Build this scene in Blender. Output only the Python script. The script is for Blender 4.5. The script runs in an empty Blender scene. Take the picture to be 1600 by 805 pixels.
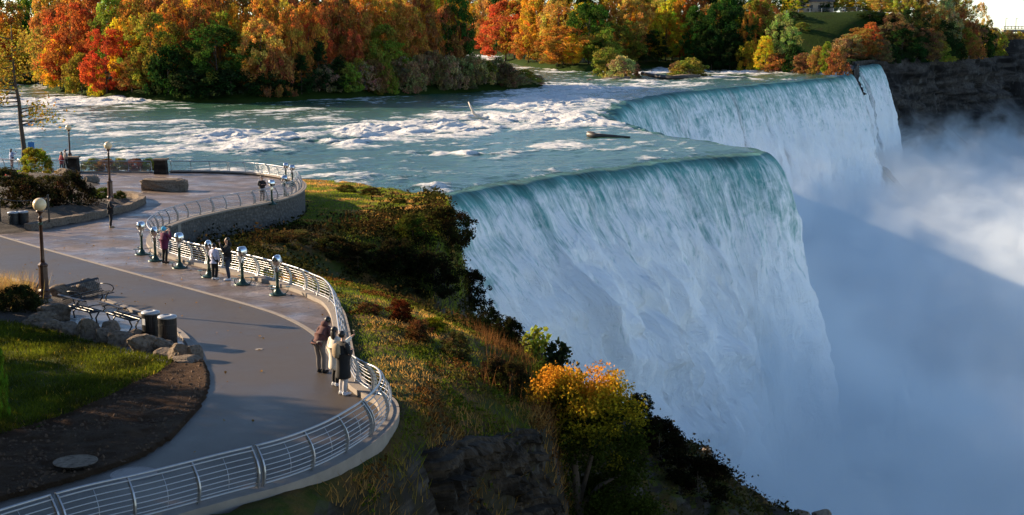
import bpy, bmesh, math, random
import numpy as np
from mathutils import Vector, Matrix
R = math.radians
rng = np.random.default_rng(7)
random.seed(7)
scene = bpy.context.scene
COL = scene.collection
# ------------------------------------------------------------------ camera model (used to survey the place from the picture)
FPX, CX, CY, HOR, CAMZ = 2222.0, 800.0, 402.5, 40.0, 14.0
PITCH = math.atan((CY - HOR) / FPX)
cp, sp = math.cos(PITCH), math.sin(PITCH)
def ray(px, py):
    a = (px - CX) / FPX; b = (CY - py) / FPX
    dy = cp + b * sp; dz = -sp + b * cp
    return a / dy, dz / dy                      # x and z gained per metre of y
W0, WS = CAMZ - 8.87, -0.0265                   # the walkway is one gently sloping plane
def Wz(x, y): return W0 + WS * y
def onz(px, py, z=0.0):
    a, b = ray(px, py); d = (z - CAMZ) / b
    return Vector((a * d, d, z))
def onW(px, py, h=0.0):
    a, b = ray(px, py); d = (W0 + h - CAMZ) / (b - WS)
    return Vector((a * d, d, W0 + WS * d + h))
def at(px, py, d):
    a, b = ray(px, py)
    return Vector((a * d, d, CAMZ + b * d))
def topix(x, y, z):
    zz = z - CAMZ
    dep = y * cp - zz * sp; up = y * sp + zz * cp
    return CX + FPX * x / dep, CY - FPX * up / dep
# ------------------------------------------------------------------ numeric noise
def _h(ix, iy, iz, seed):
    n = (ix.astype(np.int64) * 374761393 + iy.astype(np.int64) * 668265263 + iz.astype(np.int64) * 2147483647 + seed * 974711) & 0xffffffff
    n = ((n ^ (n >> 13)) * 1274126177) & 0xffffffff
    n = ((n ^ (n >> 16)) * 2246822519) & 0xffffffff
    return ((n ^ (n >> 15)) & 0xffff) / 32767.5 - 1.0
def vn(x, y, z=0.0, seed=0):
    x, y, z = np.broadcast_arrays(np.asarray(x, float), np.asarray(y, float), np.asarray(z, float))
    ix, iy, iz = np.floor(x), np.floor(y), np.floor(z)
    fx, fy, fz = x - ix, y - iy, z - iz
    s = lambda t: t * t * t * (t * (t * 6 - 15) + 10)
    fx, fy, fz = s(fx), s(fy), s(fz)
    r = 0
    for dx in (0, 1):
        for dy in (0, 1):
            for dz in (0, 1):
                w = (fx if dx else 1 - fx) * (fy if dy else 1 - fy) * (fz if dz else 1 - fz)
                r = r + w * _h(ix + dx, iy + dy, iz + dz, seed)
    return r
def fbm(x, y, z=0.0, oct=4, seed=0):
    r = 0; a = 1.0; t = 0
    for o in range(oct):
        r = r + a * vn(np.asarray(x) * 2 ** o + 13.7 * o, np.asarray(y) * 2 ** o - 7.1 * o, np.asarray(z) * 2 ** o, seed + o); t += a; a *= .5
    return r / t
def sstep(a, b, x):
    t = np.clip((x - a) / (b - a), 0, 1); return t * t * (3 - 2 * t)
# ------------------------------------------------------------------ polylines
def catmull(pts, step, closed=False):
    P = [np.array(p, float) for p in pts]; out = []
    n = len(P)
    for i in range(n if closed else n - 1):
        p1, p2 = P[i], P[(i + 1) % n]
        p0 = P[i - 1] if (i > 0 or closed) else 2 * p1 - p2
        p3 = P[(i + 2) % n] if (i + 2 < n or closed) else 2 * p2 - p1
        k = max(2, int(np.linalg.norm(p2 - p1) / step * 1.5))
        for t in np.linspace(0, 1, k, endpoint=False):
            out.append(.5 * (2 * p1 + (p2 - p0) * t + (2 * p0 - 5 * p1 + 4 * p2 - p3) * t * t + (3 * p1 - p0 - 3 * p2 + p3) * t ** 3))
    if not closed: out.append(P[-1])
    return resample(np.array(out + ([out[0]] if closed else [])), step)
def resample(P, step):
    P = np.array(P, float)
    s = np.concatenate([[0], np.cumsum(np.linalg.norm(np.diff(P, axis=0), axis=1))])
    n = max(2, int(round(s[-1] / step)) + 1)
    q = np.linspace(0, s[-1], n)
    return np.stack([np.interp(q, s, P[:, k]) for k in range(P.shape[1])], 1)
def arclen(P): return np.concatenate([[0], np.cumsum(np.linalg.norm(np.diff(P, axis=0), axis=1))])
def sdist(poly, X, Y):
    """signed distance to a plan polyline, positive on its right-hand side, and the arc length of the nearest point"""
    poly = np.asarray(poly, float)[:, :2]; s = arclen(poly)
    best = np.full(X.shape, 1e18); sg = np.ones(X.shape); al = np.zeros(X.shape)
    for i in range(len(poly) - 1):
        a, b = poly[i], poly[i + 1]; d = b - a; L = d @ d
        t = np.clip(((X - a[0]) * d[0] + (Y - a[1]) * d[1]) / L, 0, 1)
        ex, ey = X - a[0] - t * d[0], Y - a[1] - t * d[1]
        q = ex * ex + ey * ey
        m = q < best - 1e-9
        best = np.where(m, q, best)
        sg = np.where(m, np.sign(ex * d[1] - ey * d[0] + 1e-12), sg)
        al = np.where(m, s[i] + t * math.sqrt(L), al)
    return np.sqrt(best) * sg, al
def inpoly(poly, X, Y):
    r = np.zeros(X.shape, bool); n = len(poly)
    for i in range(n):
        x1, y1 = poly[i][:2]; x2, y2 = poly[(i + 1) % n][:2]
        if y1 == y2: continue
        c = ((y1 > Y) != (y2 > Y)) & (X < (x2 - x1) * (Y - y1) / (y2 - y1) + x1)
        r ^= c
    return r
# ------------------------------------------------------------------ meshes
def mesh_np(V, F, smooth=True, tint=None, uv=None, attr=None, name='mesh'):
    V = np.asarray(V, np.float32).reshape(-1, 3); F = np.asarray(F, np.int32)
    m = bpy.data.meshes.new(name)
    m.vertices.add(len(V)); m.vertices.foreach_set('co', V.ravel())
    k = F.shape[1]
    m.loops.add(F.size); m.loops.foreach_set('vertex_index', F.ravel())
    m.polygons.add(len(F)); m.polygons.foreach_set('loop_start', np.arange(0, F.size, k, dtype=np.int32))
    m.polygons.foreach_set('use_smooth', np.full(len(F), smooth, bool))
    m.update(calc_edges=True)
    if tint is not None:
        t = np.ones((len(V), 4), np.float32); t[:, :3] = tint
        a = m.attributes.new('tint', 'FLOAT_COLOR', 'POINT'); a.data.foreach_set('color', t.ravel())
    for n, v in (attr or {}).items():
        a = m.attributes.new(n, 'FLOAT', 'POINT'); a.data.foreach_set('value', np.asarray(v, np.float32).ravel())
    if uv is not None:
        l = m.uv_layers.new(name='UVMap'); u = np.asarray(uv, np.float32)[F.ravel()]
        l.data.foreach_set('uv', u.ravel())
    m.validate(clean_customdata=False)
    return m
class MB:
    """collects shapes into one mesh"""
    def __init__(s): s.v = []; s.f = []; s.n = 0
    def add(s, V, F):
        s.v += [tuple(v) for v in V]; s.f += [tuple(i + s.n for i in f) for f in F]; s.n = len(s.v); return s
    def box(s, c, d, rz=0.0, rx=0.0, top=1.0):
        M = Matrix.Translation(c) @ Matrix.Rotation(rz, 4, 'Z') @ Matrix.Rotation(rx, 4, 'X')
        V = [M @ Vector((x * d[0] / 2 * (top if z > 0 else 1), y * d[1] / 2 * (top if z > 0 else 1), z * d[2] / 2)) for z in (-1, 1) for y in (-1, 1) for x in (-1, 1)]
        return s.add(V, [(0, 2, 3, 1), (4, 5, 7, 6), (0, 1, 5, 4), (2, 6, 7, 3), (0, 4, 6, 2), (1, 3, 7, 5)])
    def tube(s, path, r, n=8, cap=True):
        P = [Vector(p) for p in path]; rr = r if hasattr(r, '__len__') else [r] * len(P)
        V = []; F = []; up = None
        for i, p in enumerate(P):
            t = (P[min(i + 1, len(P) - 1)] - P[max(i - 1, 0)]).normalized()
            if up is None: up = Vector((0, 0, 1)) if abs(t.z) < .9 else Vector((1, 0, 0))
            a = t.cross(up).normalized(); b = a.cross(t).normalized(); up = b
            for k in range(n):
                w = 2 * math.pi * k / n
                V.append(p + (a * math.cos(w) + b * math.sin(w)) * rr[i])
        for i in range(len(P) - 1):
            for k in range(n):
                F.append((i * n + k, i * n + (k + 1) % n, (i + 1) * n + (k + 1) % n, (i + 1) * n + k))
        if cap: F.append(tuple(range(n - 1, -1, -1))); F.append(tuple((len(P) - 1) * n + k for k in range(n)))
        return s.add(V, F)
    def lathe(s, prof, c=(0, 0, 0), n=16):
        V = []; F = []
        for r, z in prof:
            for k in range(n):
                w = 2 * math.pi * k / n; V.append((c[0] + r * math.cos(w), c[1] + r * math.sin(w), c[2] + z))
        for i in range(len(prof) - 1):
            for k in range(n): F.append((i * n + k, i * n + (k + 1) % n, (i + 1) * n + (k + 1) % n, (i + 1) * n + k))
        F.append(tuple(range(n - 1, -1, -1))); F.append(tuple((len(prof) - 1) * n + k for k in range(n)))
        return s.add(V, F)
    def ball(s, c, r, n=12, m=8):
        r = r if hasattr(r, '__len__') else (r, r, r)
        prof = [(math.sin(math.pi * i / m), -math.cos(math.pi * i / m)) for i in range(m + 1)]
        V = []; F = []
        for q, z in prof:
            for k in range(n):
                w = 2 * math.pi * k / n; V.append((c[0] + r[0] * q * math.cos(w), c[1] + r[1] * q * math.sin(w), c[2] + r[2] * z))
        for i in range(m):
            for k in range(n): F.append((i * n + k, i * n + (k + 1) % n, (i + 1) * n + (k + 1) % n, (i + 1) * n + k))
        return s.add(V, F)
    def strip(s, A, B):
        """quads between two equally long polylines"""
        n = len(A); return s.add(list(A) + list(B), [(i, i + 1, n + i + 1, n + i) for i in range(n - 1)])
    def mesh(s, smooth=False, bevel=0.0):
        m = bpy.data.meshes.new('mesh'); m.from_pydata([tuple(v) for v in s.v], [], s.f)
        if bevel:
            b = bmesh.new(); b.from_mesh(m)
            bmesh.ops.bevel(b, geom=[e for e in b.edges if len(e.link_faces) == 2 and e.calc_face_angle() > .6], offset=bevel, segments=1, affect='EDGES', clamp_overlap=True)
            b.to_mesh(m); b.free()
        m.polygons.foreach_set('use_smooth', [smooth] * len(m.polygons)); m.update(); return m
    def build(s, name, mat, parent=None, smooth=False, bevel=0.0): return link(name, s.mesh(smooth, bevel), mat, parent)
def link(name, me, mat=None, parent=None, loc=None):
    o = bpy.data.objects.new(name, me); COL.objects.link(o)
    if mat is not None and len(me.materials) == 0: me.materials.append(mat)
    if parent is not None: o.parent = parent
    if loc is not None: o.location = loc
    return o
def tag(o, label=None, cat=None, group=None, kind=None):
    if label: o['label'] = label
    if cat: o['category'] = cat
    if group: o['group'] = group
    if kind: o['kind'] = kind
    return o
def thing(name, label, cat, loc=(0, 0, 0), rz=0.0, group=None):
    o = bpy.data.objects.new(name, None); COL.objects.link(o); o.empty_display_size = .2
    o.location = loc; o.rotation_euler = (0, 0, rz); return tag(o, label, cat, group)
def copy_tree(o, parent=None):
    c = o.copy(); COL.objects.link(c)
    if parent is not None: c.parent = parent
    for ch in list(o.children): copy_tree(ch, c)
    return c
ORD = ['', 'first', 'second', 'third', 'fourth', 'fifth', 'sixth', 'seventh', 'eighth', 'ninth', 'tenth', 'eleventh', 'twelfth', 'thirteenth',
       'fourteenth', 'fifteenth', 'sixteenth', 'seventeenth', 'eighteenth', 'nineteenth', 'twentieth', 'twenty-first', 'twenty-second',
       'twenty-third', 'twenty-fourth', 'twenty-fifth', 'twenty-sixth', 'twenty-seventh', 'twenty-eighth', 'twenty-ninth', 'thirtieth'] + ['later'] * 60
# ------------------------------------------------------------------ materials
class NT:
    def __init__(s, name):
        s.m = bpy.data.materials.new(name); s.m.use_nodes = True
        s.t = s.m.node_tree; s.t.nodes.clear(); s.out = s.t.nodes.new('ShaderNodeOutputMaterial')
    def n(s, typ, **kw):
        o = s.t.nodes.new('ShaderNode' + typ)
        for k, v in kw.items():
            if k.startswith('i_'):
                key = k[2:]; key = int(key) if key.isdigit() else key.replace('_', ' ')
                if isinstance(v, bpy.types.NodeSocket): s.t.links.new(v, o.inputs[key])
                else: o.inputs[key].default_value = v
            else: setattr(o, k, v)
        return o
    def l(s, a, b): s.t.links.new(a, b)
    def math(s, op, a, b=None, clamp=False):
        o = s.t.nodes.new('ShaderNodeMath'); o.operation = op; o.use_clamp = clamp
        for i, v in enumerate((a, b)):
            if v is None: continue
            if isinstance(v, bpy.types.NodeSocket): s.t.links.new(v, o.inputs[i])
            else: o.inputs[i].default_value = v
        return o.outputs[0]
    def mix(s, f, a, b, mode='MIX'):
        o = s.t.nodes.new('ShaderNodeMix'); o.data_type = 'RGBA'; o.blend_type = mode
        for i, v in ((0, f), (6, a), (7, b)):
            if isinstance(v, bpy.types.NodeSocket): s.t.links.new(v, o.inputs[i])
            elif i == 0: o.inputs[0].default_value = v
            else: o.inputs[i].default_value = (*v[:3], 1)
        return o.outputs[2]
    def noise(s, scale, detail=4, rough=.55, vec=None, dist=0.0):
        o = s.n('TexNoise', i_Scale=scale, i_Detail=detail, i_Roughness=rough, i_Distortion=dist)
        if vec is not None: s.l(vec, o.inputs['Vector'])
        return o.outputs['Fac']
    def ramp(s, f, stops):
        o = s.t.nodes.new('ShaderNodeValToRGB'); e = o.color_ramp.elements
        while len(e) < len(stops): e.new(.5)
        for k, (p, c) in zip(e, stops):
            k.position = p; c = (c, c, c) if not hasattr(c, '__len__') else c; k.color = (*c[:3], 1)
        s.l(f, o.inputs[0]); return o.outputs[0]
    def coord(s, which='Object'): return s.n('TexCoord').outputs[which]
    def pos(s): return s.n('NewGeometry').outputs['Position']
    def map(s, vec, scale=(1, 1, 1), rot=(0, 0, 0), loc=(0, 0, 0)):
        o = s.n('Mapping', i_Scale=scale, i_Rotation=rot, i_Location=loc); s.l(vec, o.inputs['Vector']); return o.outputs[0]
    def bump(s, h, strength=.5, dist=.05):
        return s.n('Bump', i_Height=h, i_Strength=strength, i_Distance=dist).outputs[0]
    def pbr(s, color, rough=.6, metal=0.0, normal=None, spec=None):
        p = s.n('BsdfPrincipled')
        for k, v in (('Base Color', color), ('Roughness', rough), ('Metallic', metal), ('Normal', normal), ('Specular IOR Level', spec)):
            if v is None: continue
            if isinstance(v, bpy.types.NodeSocket): s.l(v, p.inputs[k])
            elif k == 'Base Color': p.inputs[k].default_value = (*v[:3], 1)
            else: p.inputs[k].default_value = v
        return p.outputs[0]
    def done(s, surf=None, vol=None):
        if surf is not None: s.l(surf, s.out.inputs['Surface'])
        if vol is not None: s.l(vol, s.out.inputs['Volume'])
        return s.m
def simple(name, color, rough=.6, metal=0.0, var=.25, scale=6.0, bump=0.0, spec=None):
    t = NT(name); n = t.noise(scale, 5, .6, t.coord())
    c = t.mix(n, tuple(k * (1 - var) for k in color), tuple(min(1, k * (1 + var)) for k in color))
    nm = t.bump(n, bump, .03) if bump else None
    return t.done(t.pbr(c, rough, metal, nm, spec))
M = {}
def leafmat(name, trans=.4, objcol=True):
    t = NT(name)
    a = t.n('Attribute', attribute_name='tint', attribute_type='GEOMETRY').outputs['Color']
    c = t.mix(1.0, a, t.n('ObjectInfo').outputs['Color'], 'MULTIPLY') if objcol else a
    d = t.n('BsdfDiffuse'); t.l(c, d.inputs[0])
    tr = t.n('BsdfTranslucent'); t.l(t.mix(1.0, c, (1.15, 1.05, .75), 'MULTIPLY'), tr.inputs[0])
    x = t.n('MixShader', i_Fac=trans); t.l(d.outputs[0], x.inputs[1]); t.l(tr.outputs[0], x.inputs[2])
    return t.done(x.outputs[0])
M['leaf'] = leafmat('leaf', .38)
M['leafc'] = leafmat('leaf_own_colour', .38, False)
def stone(name, c1, c2, sc=1.0, strata=False):
    t = NT(name); v = t.pos()
    n1 = t.noise(.9 * sc, 8, .65, v); n2 = t.noise(6 * sc, 6, .6, v)
    c = t.mix(n1, c1, c2); c = t.mix(t.ramp(n2, [(.45, 0), (.7, 1)]), c, tuple(k * .55 for k in c1))
    h = t.math('ADD', t.math('MULTIPLY', n1, 1.0), t.math('MULTIPLY', n2, .4))
    if strata:
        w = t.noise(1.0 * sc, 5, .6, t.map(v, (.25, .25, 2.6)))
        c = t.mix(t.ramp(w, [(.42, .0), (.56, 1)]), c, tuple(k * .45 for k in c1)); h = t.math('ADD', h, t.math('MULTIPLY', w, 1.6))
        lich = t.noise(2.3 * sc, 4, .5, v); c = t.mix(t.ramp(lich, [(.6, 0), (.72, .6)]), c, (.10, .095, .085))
    return t.done(t.pbr(c, .9, 0, t.bump(h, .9, .12), .15))
M['rock'] = stone('grey_brown_rock', (.13, .098, .07), (.27, .21, .155), 1.5)
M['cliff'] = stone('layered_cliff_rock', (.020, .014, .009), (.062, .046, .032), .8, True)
M['bark'] = simple('bark', (.07, .05, .035), .9, 0, .5, 8, .8)
M['steel'] = simple('brushed_steel', (.36, .36, .37), .38, .8, .2, 20)
M['chrome'] = simple('polished_chrome', (.62, .63, .65), .16, 1.0, .08, 8)
M['greenpaint'] = simple('dark_green_enamel', (.015, .05, .035), .35, .2, .3, 9)
M['black'] = simple('black_powder_coat', (.012, .012, .013), .42, .1, .3, 14)
M['binlid'] = simple('grey_bin_lid', (.32, .34, .36), .4, .1, .15, 9)
M['concrete'] = simple('pale_concrete', (.20, .172, .145), .85, 0, .4, 2.2, .5)
M['brownpost'] = simple('brown_lamp_post_paint', (.075, .032, .018), .35, .1, .3, 6)
M['white'] = simple('white_paint', (.75, .75, .72), .6, 0, .05)
M['wood_dead'] = simple('bleached_dead_wood', (.55, .48, .40), .8, 0, .25, 5, .5)
M['wood_dark'] = simple('wet_dark_log', (.035, .028, .022), .5, 0, .4, 5, .5)
M['blue'] = simple('blue_banner_cloth', (.03, .16, .40), .7)
M['skin'] = simple('skin', (.48, .27, .18), .55, 0, .08)
M['skin_dark'] = simple('brown_skin', (.22, .11, .07), .55, 0, .08)
M['hair'] = simple('black_hair', (.012, .010, .009), .5, 0, .3, 30)
def cloth(name, c): M[name] = simple(name, c, .9, 0, .15, 25, .2)
for n_, c_ in dict(maroon=(.09, .032, .028), grey_cloth=(.15, .13, .12), cream=(.62, .56, .47), black_cloth=(.010, .010, .011), pale_trousers=(.45, .43, .43),
                   white_shoe=(.75, .75, .75), lilac=(.58, .58, .72), plum=(.10, .010, .045), navy_jeans=(.03, .045, .075), red_cloth=(.22, .012, .02),
                   sky_hat=(.07, .35, .55), khaki=(.30, .22, .13), brown_boot=(.10, .05, .03), pale_blue=(.35, .40, .55)).items(): cloth(n_, c_)
t = NT('milk_glass_globe'); M['globe'] = t.done(t.pbr((.78, .58, .33), .3, 0))
t.t.nodes['Principled BSDF'].inputs['Subsurface Weight'].default_value = .35
t.t.nodes['Principled BSDF'].inputs['Subsurface Radius'].default_value = (.2, .14, .08)
# ------------------------------------------------------------------ camera, sky, sun
cam = bpy.data.objects.new('camera', bpy.data.cameras.new('camera')); COL.objects.link(cam)
cam.location = (0, 0, CAMZ); cam.rotation_euler = (math.pi / 2 - PITCH, 0, 0)
cam.data.lens = 50.0; cam.data.sensor_width = 36.0; cam.data.clip_start = .5; cam.data.clip_end = 9000
scene.camera = cam
SUN_AZ = Vector((-.91, .41)); SUN_EL = R(19.5)
world = bpy.data.worlds.new('World'); scene.world = world; world.use_nodes = True
nt = world.node_tree; bg = nt.nodes['Background']; sky = nt.nodes.new('ShaderNodeTexSky')
sky.sky_type = 'NISHITA'; sky.sun_disc = False; sky.sun_elevation = SUN_EL
sky.sun_rotation = math.atan2(SUN_AZ.x, SUN_AZ.y); sky.altitude = 3000; sky.air_density = 1.0; sky.dust_density = .5; sky.ozone_density = 1.6
nt.links.new(sky.outputs[0], bg.inputs[0]); bg.inputs[1].default_value = .085
sl = bpy.data.lights.new('sun', 'SUN'); sl.energy = 5.0; sl.angle = R(.5); sl.color = (1.0, .77, .52)
so = bpy.data.objects.new('sun', sl); COL.objects.link(so)
d = Vector((-SUN_AZ.x * math.cos(SUN_EL), -SUN_AZ.y * math.cos(SUN_EL), -math.sin(SUN_EL)))
so.rotation_euler = d.to_track_quat('-Z', 'Y').to_euler(); so.location = (-40, 30, 60)
vs = scene.view_settings; vs.view_transform = 'Standard'; vs.look = 'None'; vs.exposure = 1.42; vs.gamma = 1.0; vs.use_curve_mapping = False
scene.cycles.use_denoising = True
scene.cycles.max_bounces = 6; scene.cycles.diffuse_bounces = 3; scene.cycles.glossy_bounces = 3; scene.cycles.transmission_bounces = 3
scene.cycles.volume_bounces = 4; scene.cycles.transparent_max_bounces = 6
scene.cycles.volume_step_rate = .22; scene.cycles.volume_max_steps = 256
scene.cycles.sample_clamp_indirect = 6.0

# ------------------------------------------------------------------ the near land
CLIFF = catmull([(-14, 10), (-7, 21), (-3.7, 29), (-2.4, 33), (-1.2, 36.5), (.1, 39.5), (.9, 41.5), (1.2, 46), (.6, 53), (0, 60), (-2, 70), (-4.5, 82), (-4.8, 95), (-4.9, 106), (-5.6, 114), (-6.6, 121)], 1.0)
BANK = catmull([(-160, 150), (-90, 142), (-60, 137), (-36, 133), (-19, 130), (-12, 123), (-6.0, 116.0)], 1.0)
def terrain(X, Y):
    u, s = sdist(CLIFF, X, Y)
    wz = W0 + WS * Y
    drop = .03 + 1.5 * sstep(52, 92, Y)
    z = wz - drop
    aa = np.interp(Y, [30, 34, 37, 41, 45, 54], [.8, 1.0, 1.6, 4.0, 6.3, 6.3]); am = np.interp(Y, [30, 34, 37, 41, 48], [.9, 1.1, 1.5, 2.2, 2.3])
    z = z - am * np.clip((u + aa) / (aa + .35), 0, 1) ** 1.7 * (1 - sstep(54, 67, Y)) - .5 * sstep(-3, 0, u) * sstep(54, 64, Y) * (1 - sstep(60, 75, Y))
    z = z - 1.9 * sstep(50, 62, Y) * (1 - sstep(76, 90, Y)) * sstep(-9, 0, u)
    # gully between the front shoulder and the upper lawn
    gx = sstep(-14, -3, X)
    yc = 79 + .35 * np.clip(X, -20, 0)
    z = z - (5.5 * gx) * np.exp(-((Y - yc) / 9.0) ** 2)
    # fall into the gorge
    up = np.clip(u, 0, None)
    front = 1 - sstep(46, 58, Y); back = sstep(82, 98, Y); mid = (1 - front) * (1 - back)
    step = front * 4.4 * sstep(0, 1.3, up) + front * .72 * up + mid * .66 * up + back * (7.5 * sstep(0, 3.0, up) + 1.5 * up)
    z = z - step
    z = np.maximum(z, -47 + .05 * up)
    rough = sstep(-.4, 2.0, u)
    z = z + fbm(X * .9, Y * .9, 0, 5, 3) * (.06 + .75 * rough) + .05 * fbm(X * 3, Y * 3, 0, 3, 5)
    z = z - rough * .5 * np.abs(fbm(X * .35, Y * .35, 0, 3, 9)) * 2
    b, _ = sdist(BANK, X, Y)          # negative = over the water (left of the line)
    lip = sstep(0, 9, b)
    b = np.where(u > .5, 30.0, b); lip = sstep(0, 9, b)
    z = np.where(b > 0, z * lip + (1 - lip) * np.minimum(z, .25 + .3 * fbm(X * .7, Y * .7, 0, 3, 12)), -1.2 - .5 * np.minimum(-b, 4))
    return z
def grid_mesh(xs, ys, zf, **kw):
    X, Y = np.meshgrid(xs, ys); Z = zf(X, Y)
    n, m = X.shape; i = np.arange(n * m).reshape(n, m)
    F = np.stack([i[:-1, :-1], i[:-1, 1:], i[1:, 1:], i[1:, :-1]], -1).reshape(-1, 4)
    return np.stack([X, Y, Z], -1).reshape(-1, 3), F
xs = np.concatenate([np.arange(-150, -30, 3.0), np.arange(-30, -14, .6), np.arange(-14, 12, .22), np.arange(12, 70, 1.0)])
ys = np.concatenate([np.arange(2, 28, 1.2), np.arange(28, 66, .25), np.arange(66, 134, .4), np.arange(134, 152, 1.5)])
t = NT('near_ground'); v = t.pos(); geo = t.n('NewGeometry'); sx = t.n('SeparateXYZ'); t.l(geo.outputs['True Normal'], sx.inputs[0])
n1 = t.noise(.55, 6, .6, v); n2 = t.noise(4.0, 6, .7, v); n3 = t.noise(26.0, 3, .6, v)
gr = t.mix(n3, (.016, .026, .003), (.055, .068, .009)); dry = t.mix(n3, (.05, .028, .009), (.17, .095, .032))
c = t.mix(t.ramp(n1, [(.44, 0), (.60, 1)]), gr, dry); c = t.mix(t.ramp(n2, [(.56, 0), (.70, .8)]), c, (.06, .042, .026))
rk = t.mix(n2, (.035, .03, .026), (.10, .088, .075)); w = t.noise(1.2, 5, .6, t.map(v, (.3, .3, 3.0)))
rk = t.mix(t.ramp(w, [(.42, 0), (.56, 1)]), rk, (.025, .021, .018))
veg = t.mix(n2, (.012, .014, .006), (.04, .03, .013)); rk = t.mix(t.ramp(n1, [(.42, 0), (.55, .9)]), rk, veg)
c = t.mix(t.ramp(sx.outputs[2], [(.62, 1), (.82, 0)]), c, rk)
h = t.math('ADD', t.math('MULTIPLY', n3, .25), t.math('ADD', n2, w))
groundmat = t.done(t.pbr(c, .95, 0, t.bump(h, .8, .12), .1))

# ------------------------------------------------------------------ paved walkway
def wl(pix): return [tuple(onW(*p)) for p in pix]
FRONT = catmull(wl([(-260, 985), (-120, 935), (0, 888), (130, 845), (240, 817), (350, 786), (444, 760), (514, 731), (567, 698), (594, 674), (605, 655), (604, 640), (596, 630), (579, 622), (563, 612), (550, 598),
                    (541, 575), (536, 545), (531, 515), (525, 493), (513, 477), (495, 468), (476, 459), (450, 450), (419, 441), (392, 434), (350, 424.5), (316, 416), (292, 410), (264, 401.5), (248, 395), (238, 386),
                    (236, 377), (243, 367), (257, 358), (276, 350.5)]), .15)
PLAZA = catmull(wl([(276, 350.5), (297, 344), (319, 339), (347, 332.5), (377, 327), (404, 322), (425, 317.5), (443, 312.5), (458, 306.5), (467, 300), (470, 294), (467, 288), (458, 283.5), (445, 280.5), (428, 277.5), (410, 275),
                    (392, 273.2), (371, 272), (346, 271), (322, 270.5), (294, 270.2), (266, 270.2)]), .2)
FARW = catmull(wl([(238, 270.3), (200, 270), (160, 269.8), (126, 270)]), .3)
FARL = catmull(wl([(104, 269.5), (60, 268.5), (20, 267), (-40, 265)]), .3)
def off(P, d):
    T = np.gradient(P, axis=0); n = np.stack([T[:, 1], -T[:, 0]], 1); n /= np.linalg.norm(n, axis=1)[:, None] + 1e-9
    Q = P.copy(); Q[:, :2] += n * d; return Q          # positive d = right of the direction of travel = outward
allrail = np.vstack([FRONT, PLAZA[1:], FARW, FARL])
def ngon(name, P, mat, dz=0.0, kind='structure', sub=0):
    b = bmesh.new(); vs_ = [b.verts.new((p[0], p[1], Wz(p[0], p[1]) + dz)) for p in P]
    f = b.faces.new(vs_); f.normal_update()
    if f.normal.z < 0: f.normal_flip()
    bmesh.ops.triangulate(b, faces=[f], ngon_method='EAR_CLIP'); m = bpy.data.meshes.new(name); b.to_mesh(m); b.free()
    o = link(name, m, mat)
    if kind: tag(o, kind=kind)
    return o
deck = [tuple(p) for p in resample(off(allrail, .1), .5)] + [(-110, 120, 0), (-110, 6, 0), (-30, 6, 0)]
V, F = grid_mesh(xs, ys, terrain); dp_ = np.array([p[:2] for p in deck]); ins = inpoly(dp_, V[:, 0], V[:, 1])
V[:, 2] = np.where(ins, np.minimum(V[:, 2], W0 + WS * V[:, 1] - .35), V[:, 2])
ground = link('ground', mesh_np(V, F), groundmat); tag(ground, kind='structure')
t = NT('asphalt'); v = t.pos()
n1 = t.noise(.35, 5, .6, v); n2 = t.noise(60, 3, .7, v); n3 = t.noise(2.2, 5, .6, v)
c = t.mix(n1, (.029, .022, .0135), (.057, .044, .0275)); c = t.mix(t.ramp(n2, [(.35, 0), (.75, 1)]), c, (.075, .058, .048)); c = t.mix(t.ramp(n3, [(.6, 0), (.72, .5)]), c, (.05, .042, .04))
asph = t.done(t.pbr(c, t.ramp(n1, [(.3, .46), (.7, .62)]), 0, t.bump(n2, .4, .012), .28))
path_o = ngon('path', deck, asph)
# paving: stone flags between the asphalt and the rail, and the whole plaza
edge = wl([(-200, 332), (-60, 352), (0, 369), (80, 392), (200, 425), (300, 452), (400, 480), (450, 498), (490, 521), (512, 548), (530, 580), (546, 603)])
edge = catmull(edge, .4)
i0 = int(np.argmin(np.linalg.norm(FRONT[:, :2] - np.array(onW(552, 603))[:2], axis=1)))
inner = np.vstack([off(FRONT[i0:], -.12), off(PLAZA[1:], -.12), off(FARW, -.12), off(FARL, -.12)])
pav = [tuple(p) for p in edge] + [tuple(p) for p in resample(inner, .3)] + [(-70, 117, 0)]
t = NT('stone_flags'); v = t.pos()
vr = t.map(v, (1, 1, 1), (0, 0, R(38)))
br = t.n('TexBrick', i_Scale=1.0, i_Mortar_Size=.045, i_Brick_Width=2.1, i_Row_Height=1.05, i_Color1=(.080, .055, .040, 1), i_Color2=(.26, .185, .132, 1), i_Mortar=(.022, .016, .014, 1), i_Bias=-.1)
br.offset = .43; br.squash = .7; br.squash_frequency = 3; t.l(vr, br.inputs['Vector'])
n1 = t.noise(.5, 5, .6, v); n2 = t.noise(9, 5, .6, v)
c = t.mix(t.ramp(n2, [(.3, .0), (.8, .55)]), br.outputs[0], (.05, .038, .032)); c = t.mix(t.ramp(n1, [(.4, 0), (.65, .6)]), c, (.065, .047, .037))
hh = t.math('ADD', t.math('MULTIPLY', br.outputs[1], -1.0), t.math('MULTIPLY', n2, .35))
ro = t.math('ADD', t.math('MULTIPLY', t.ramp(n1, [(.38, .12), (.62, .40)]), 1.0), t.math('MULTIPLY', n2, .4))
paving = ngon('paving', pav, t.done(t.pbr(c, ro, 0, t.bump(hh, .8, .03), .38)), .004)
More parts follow.
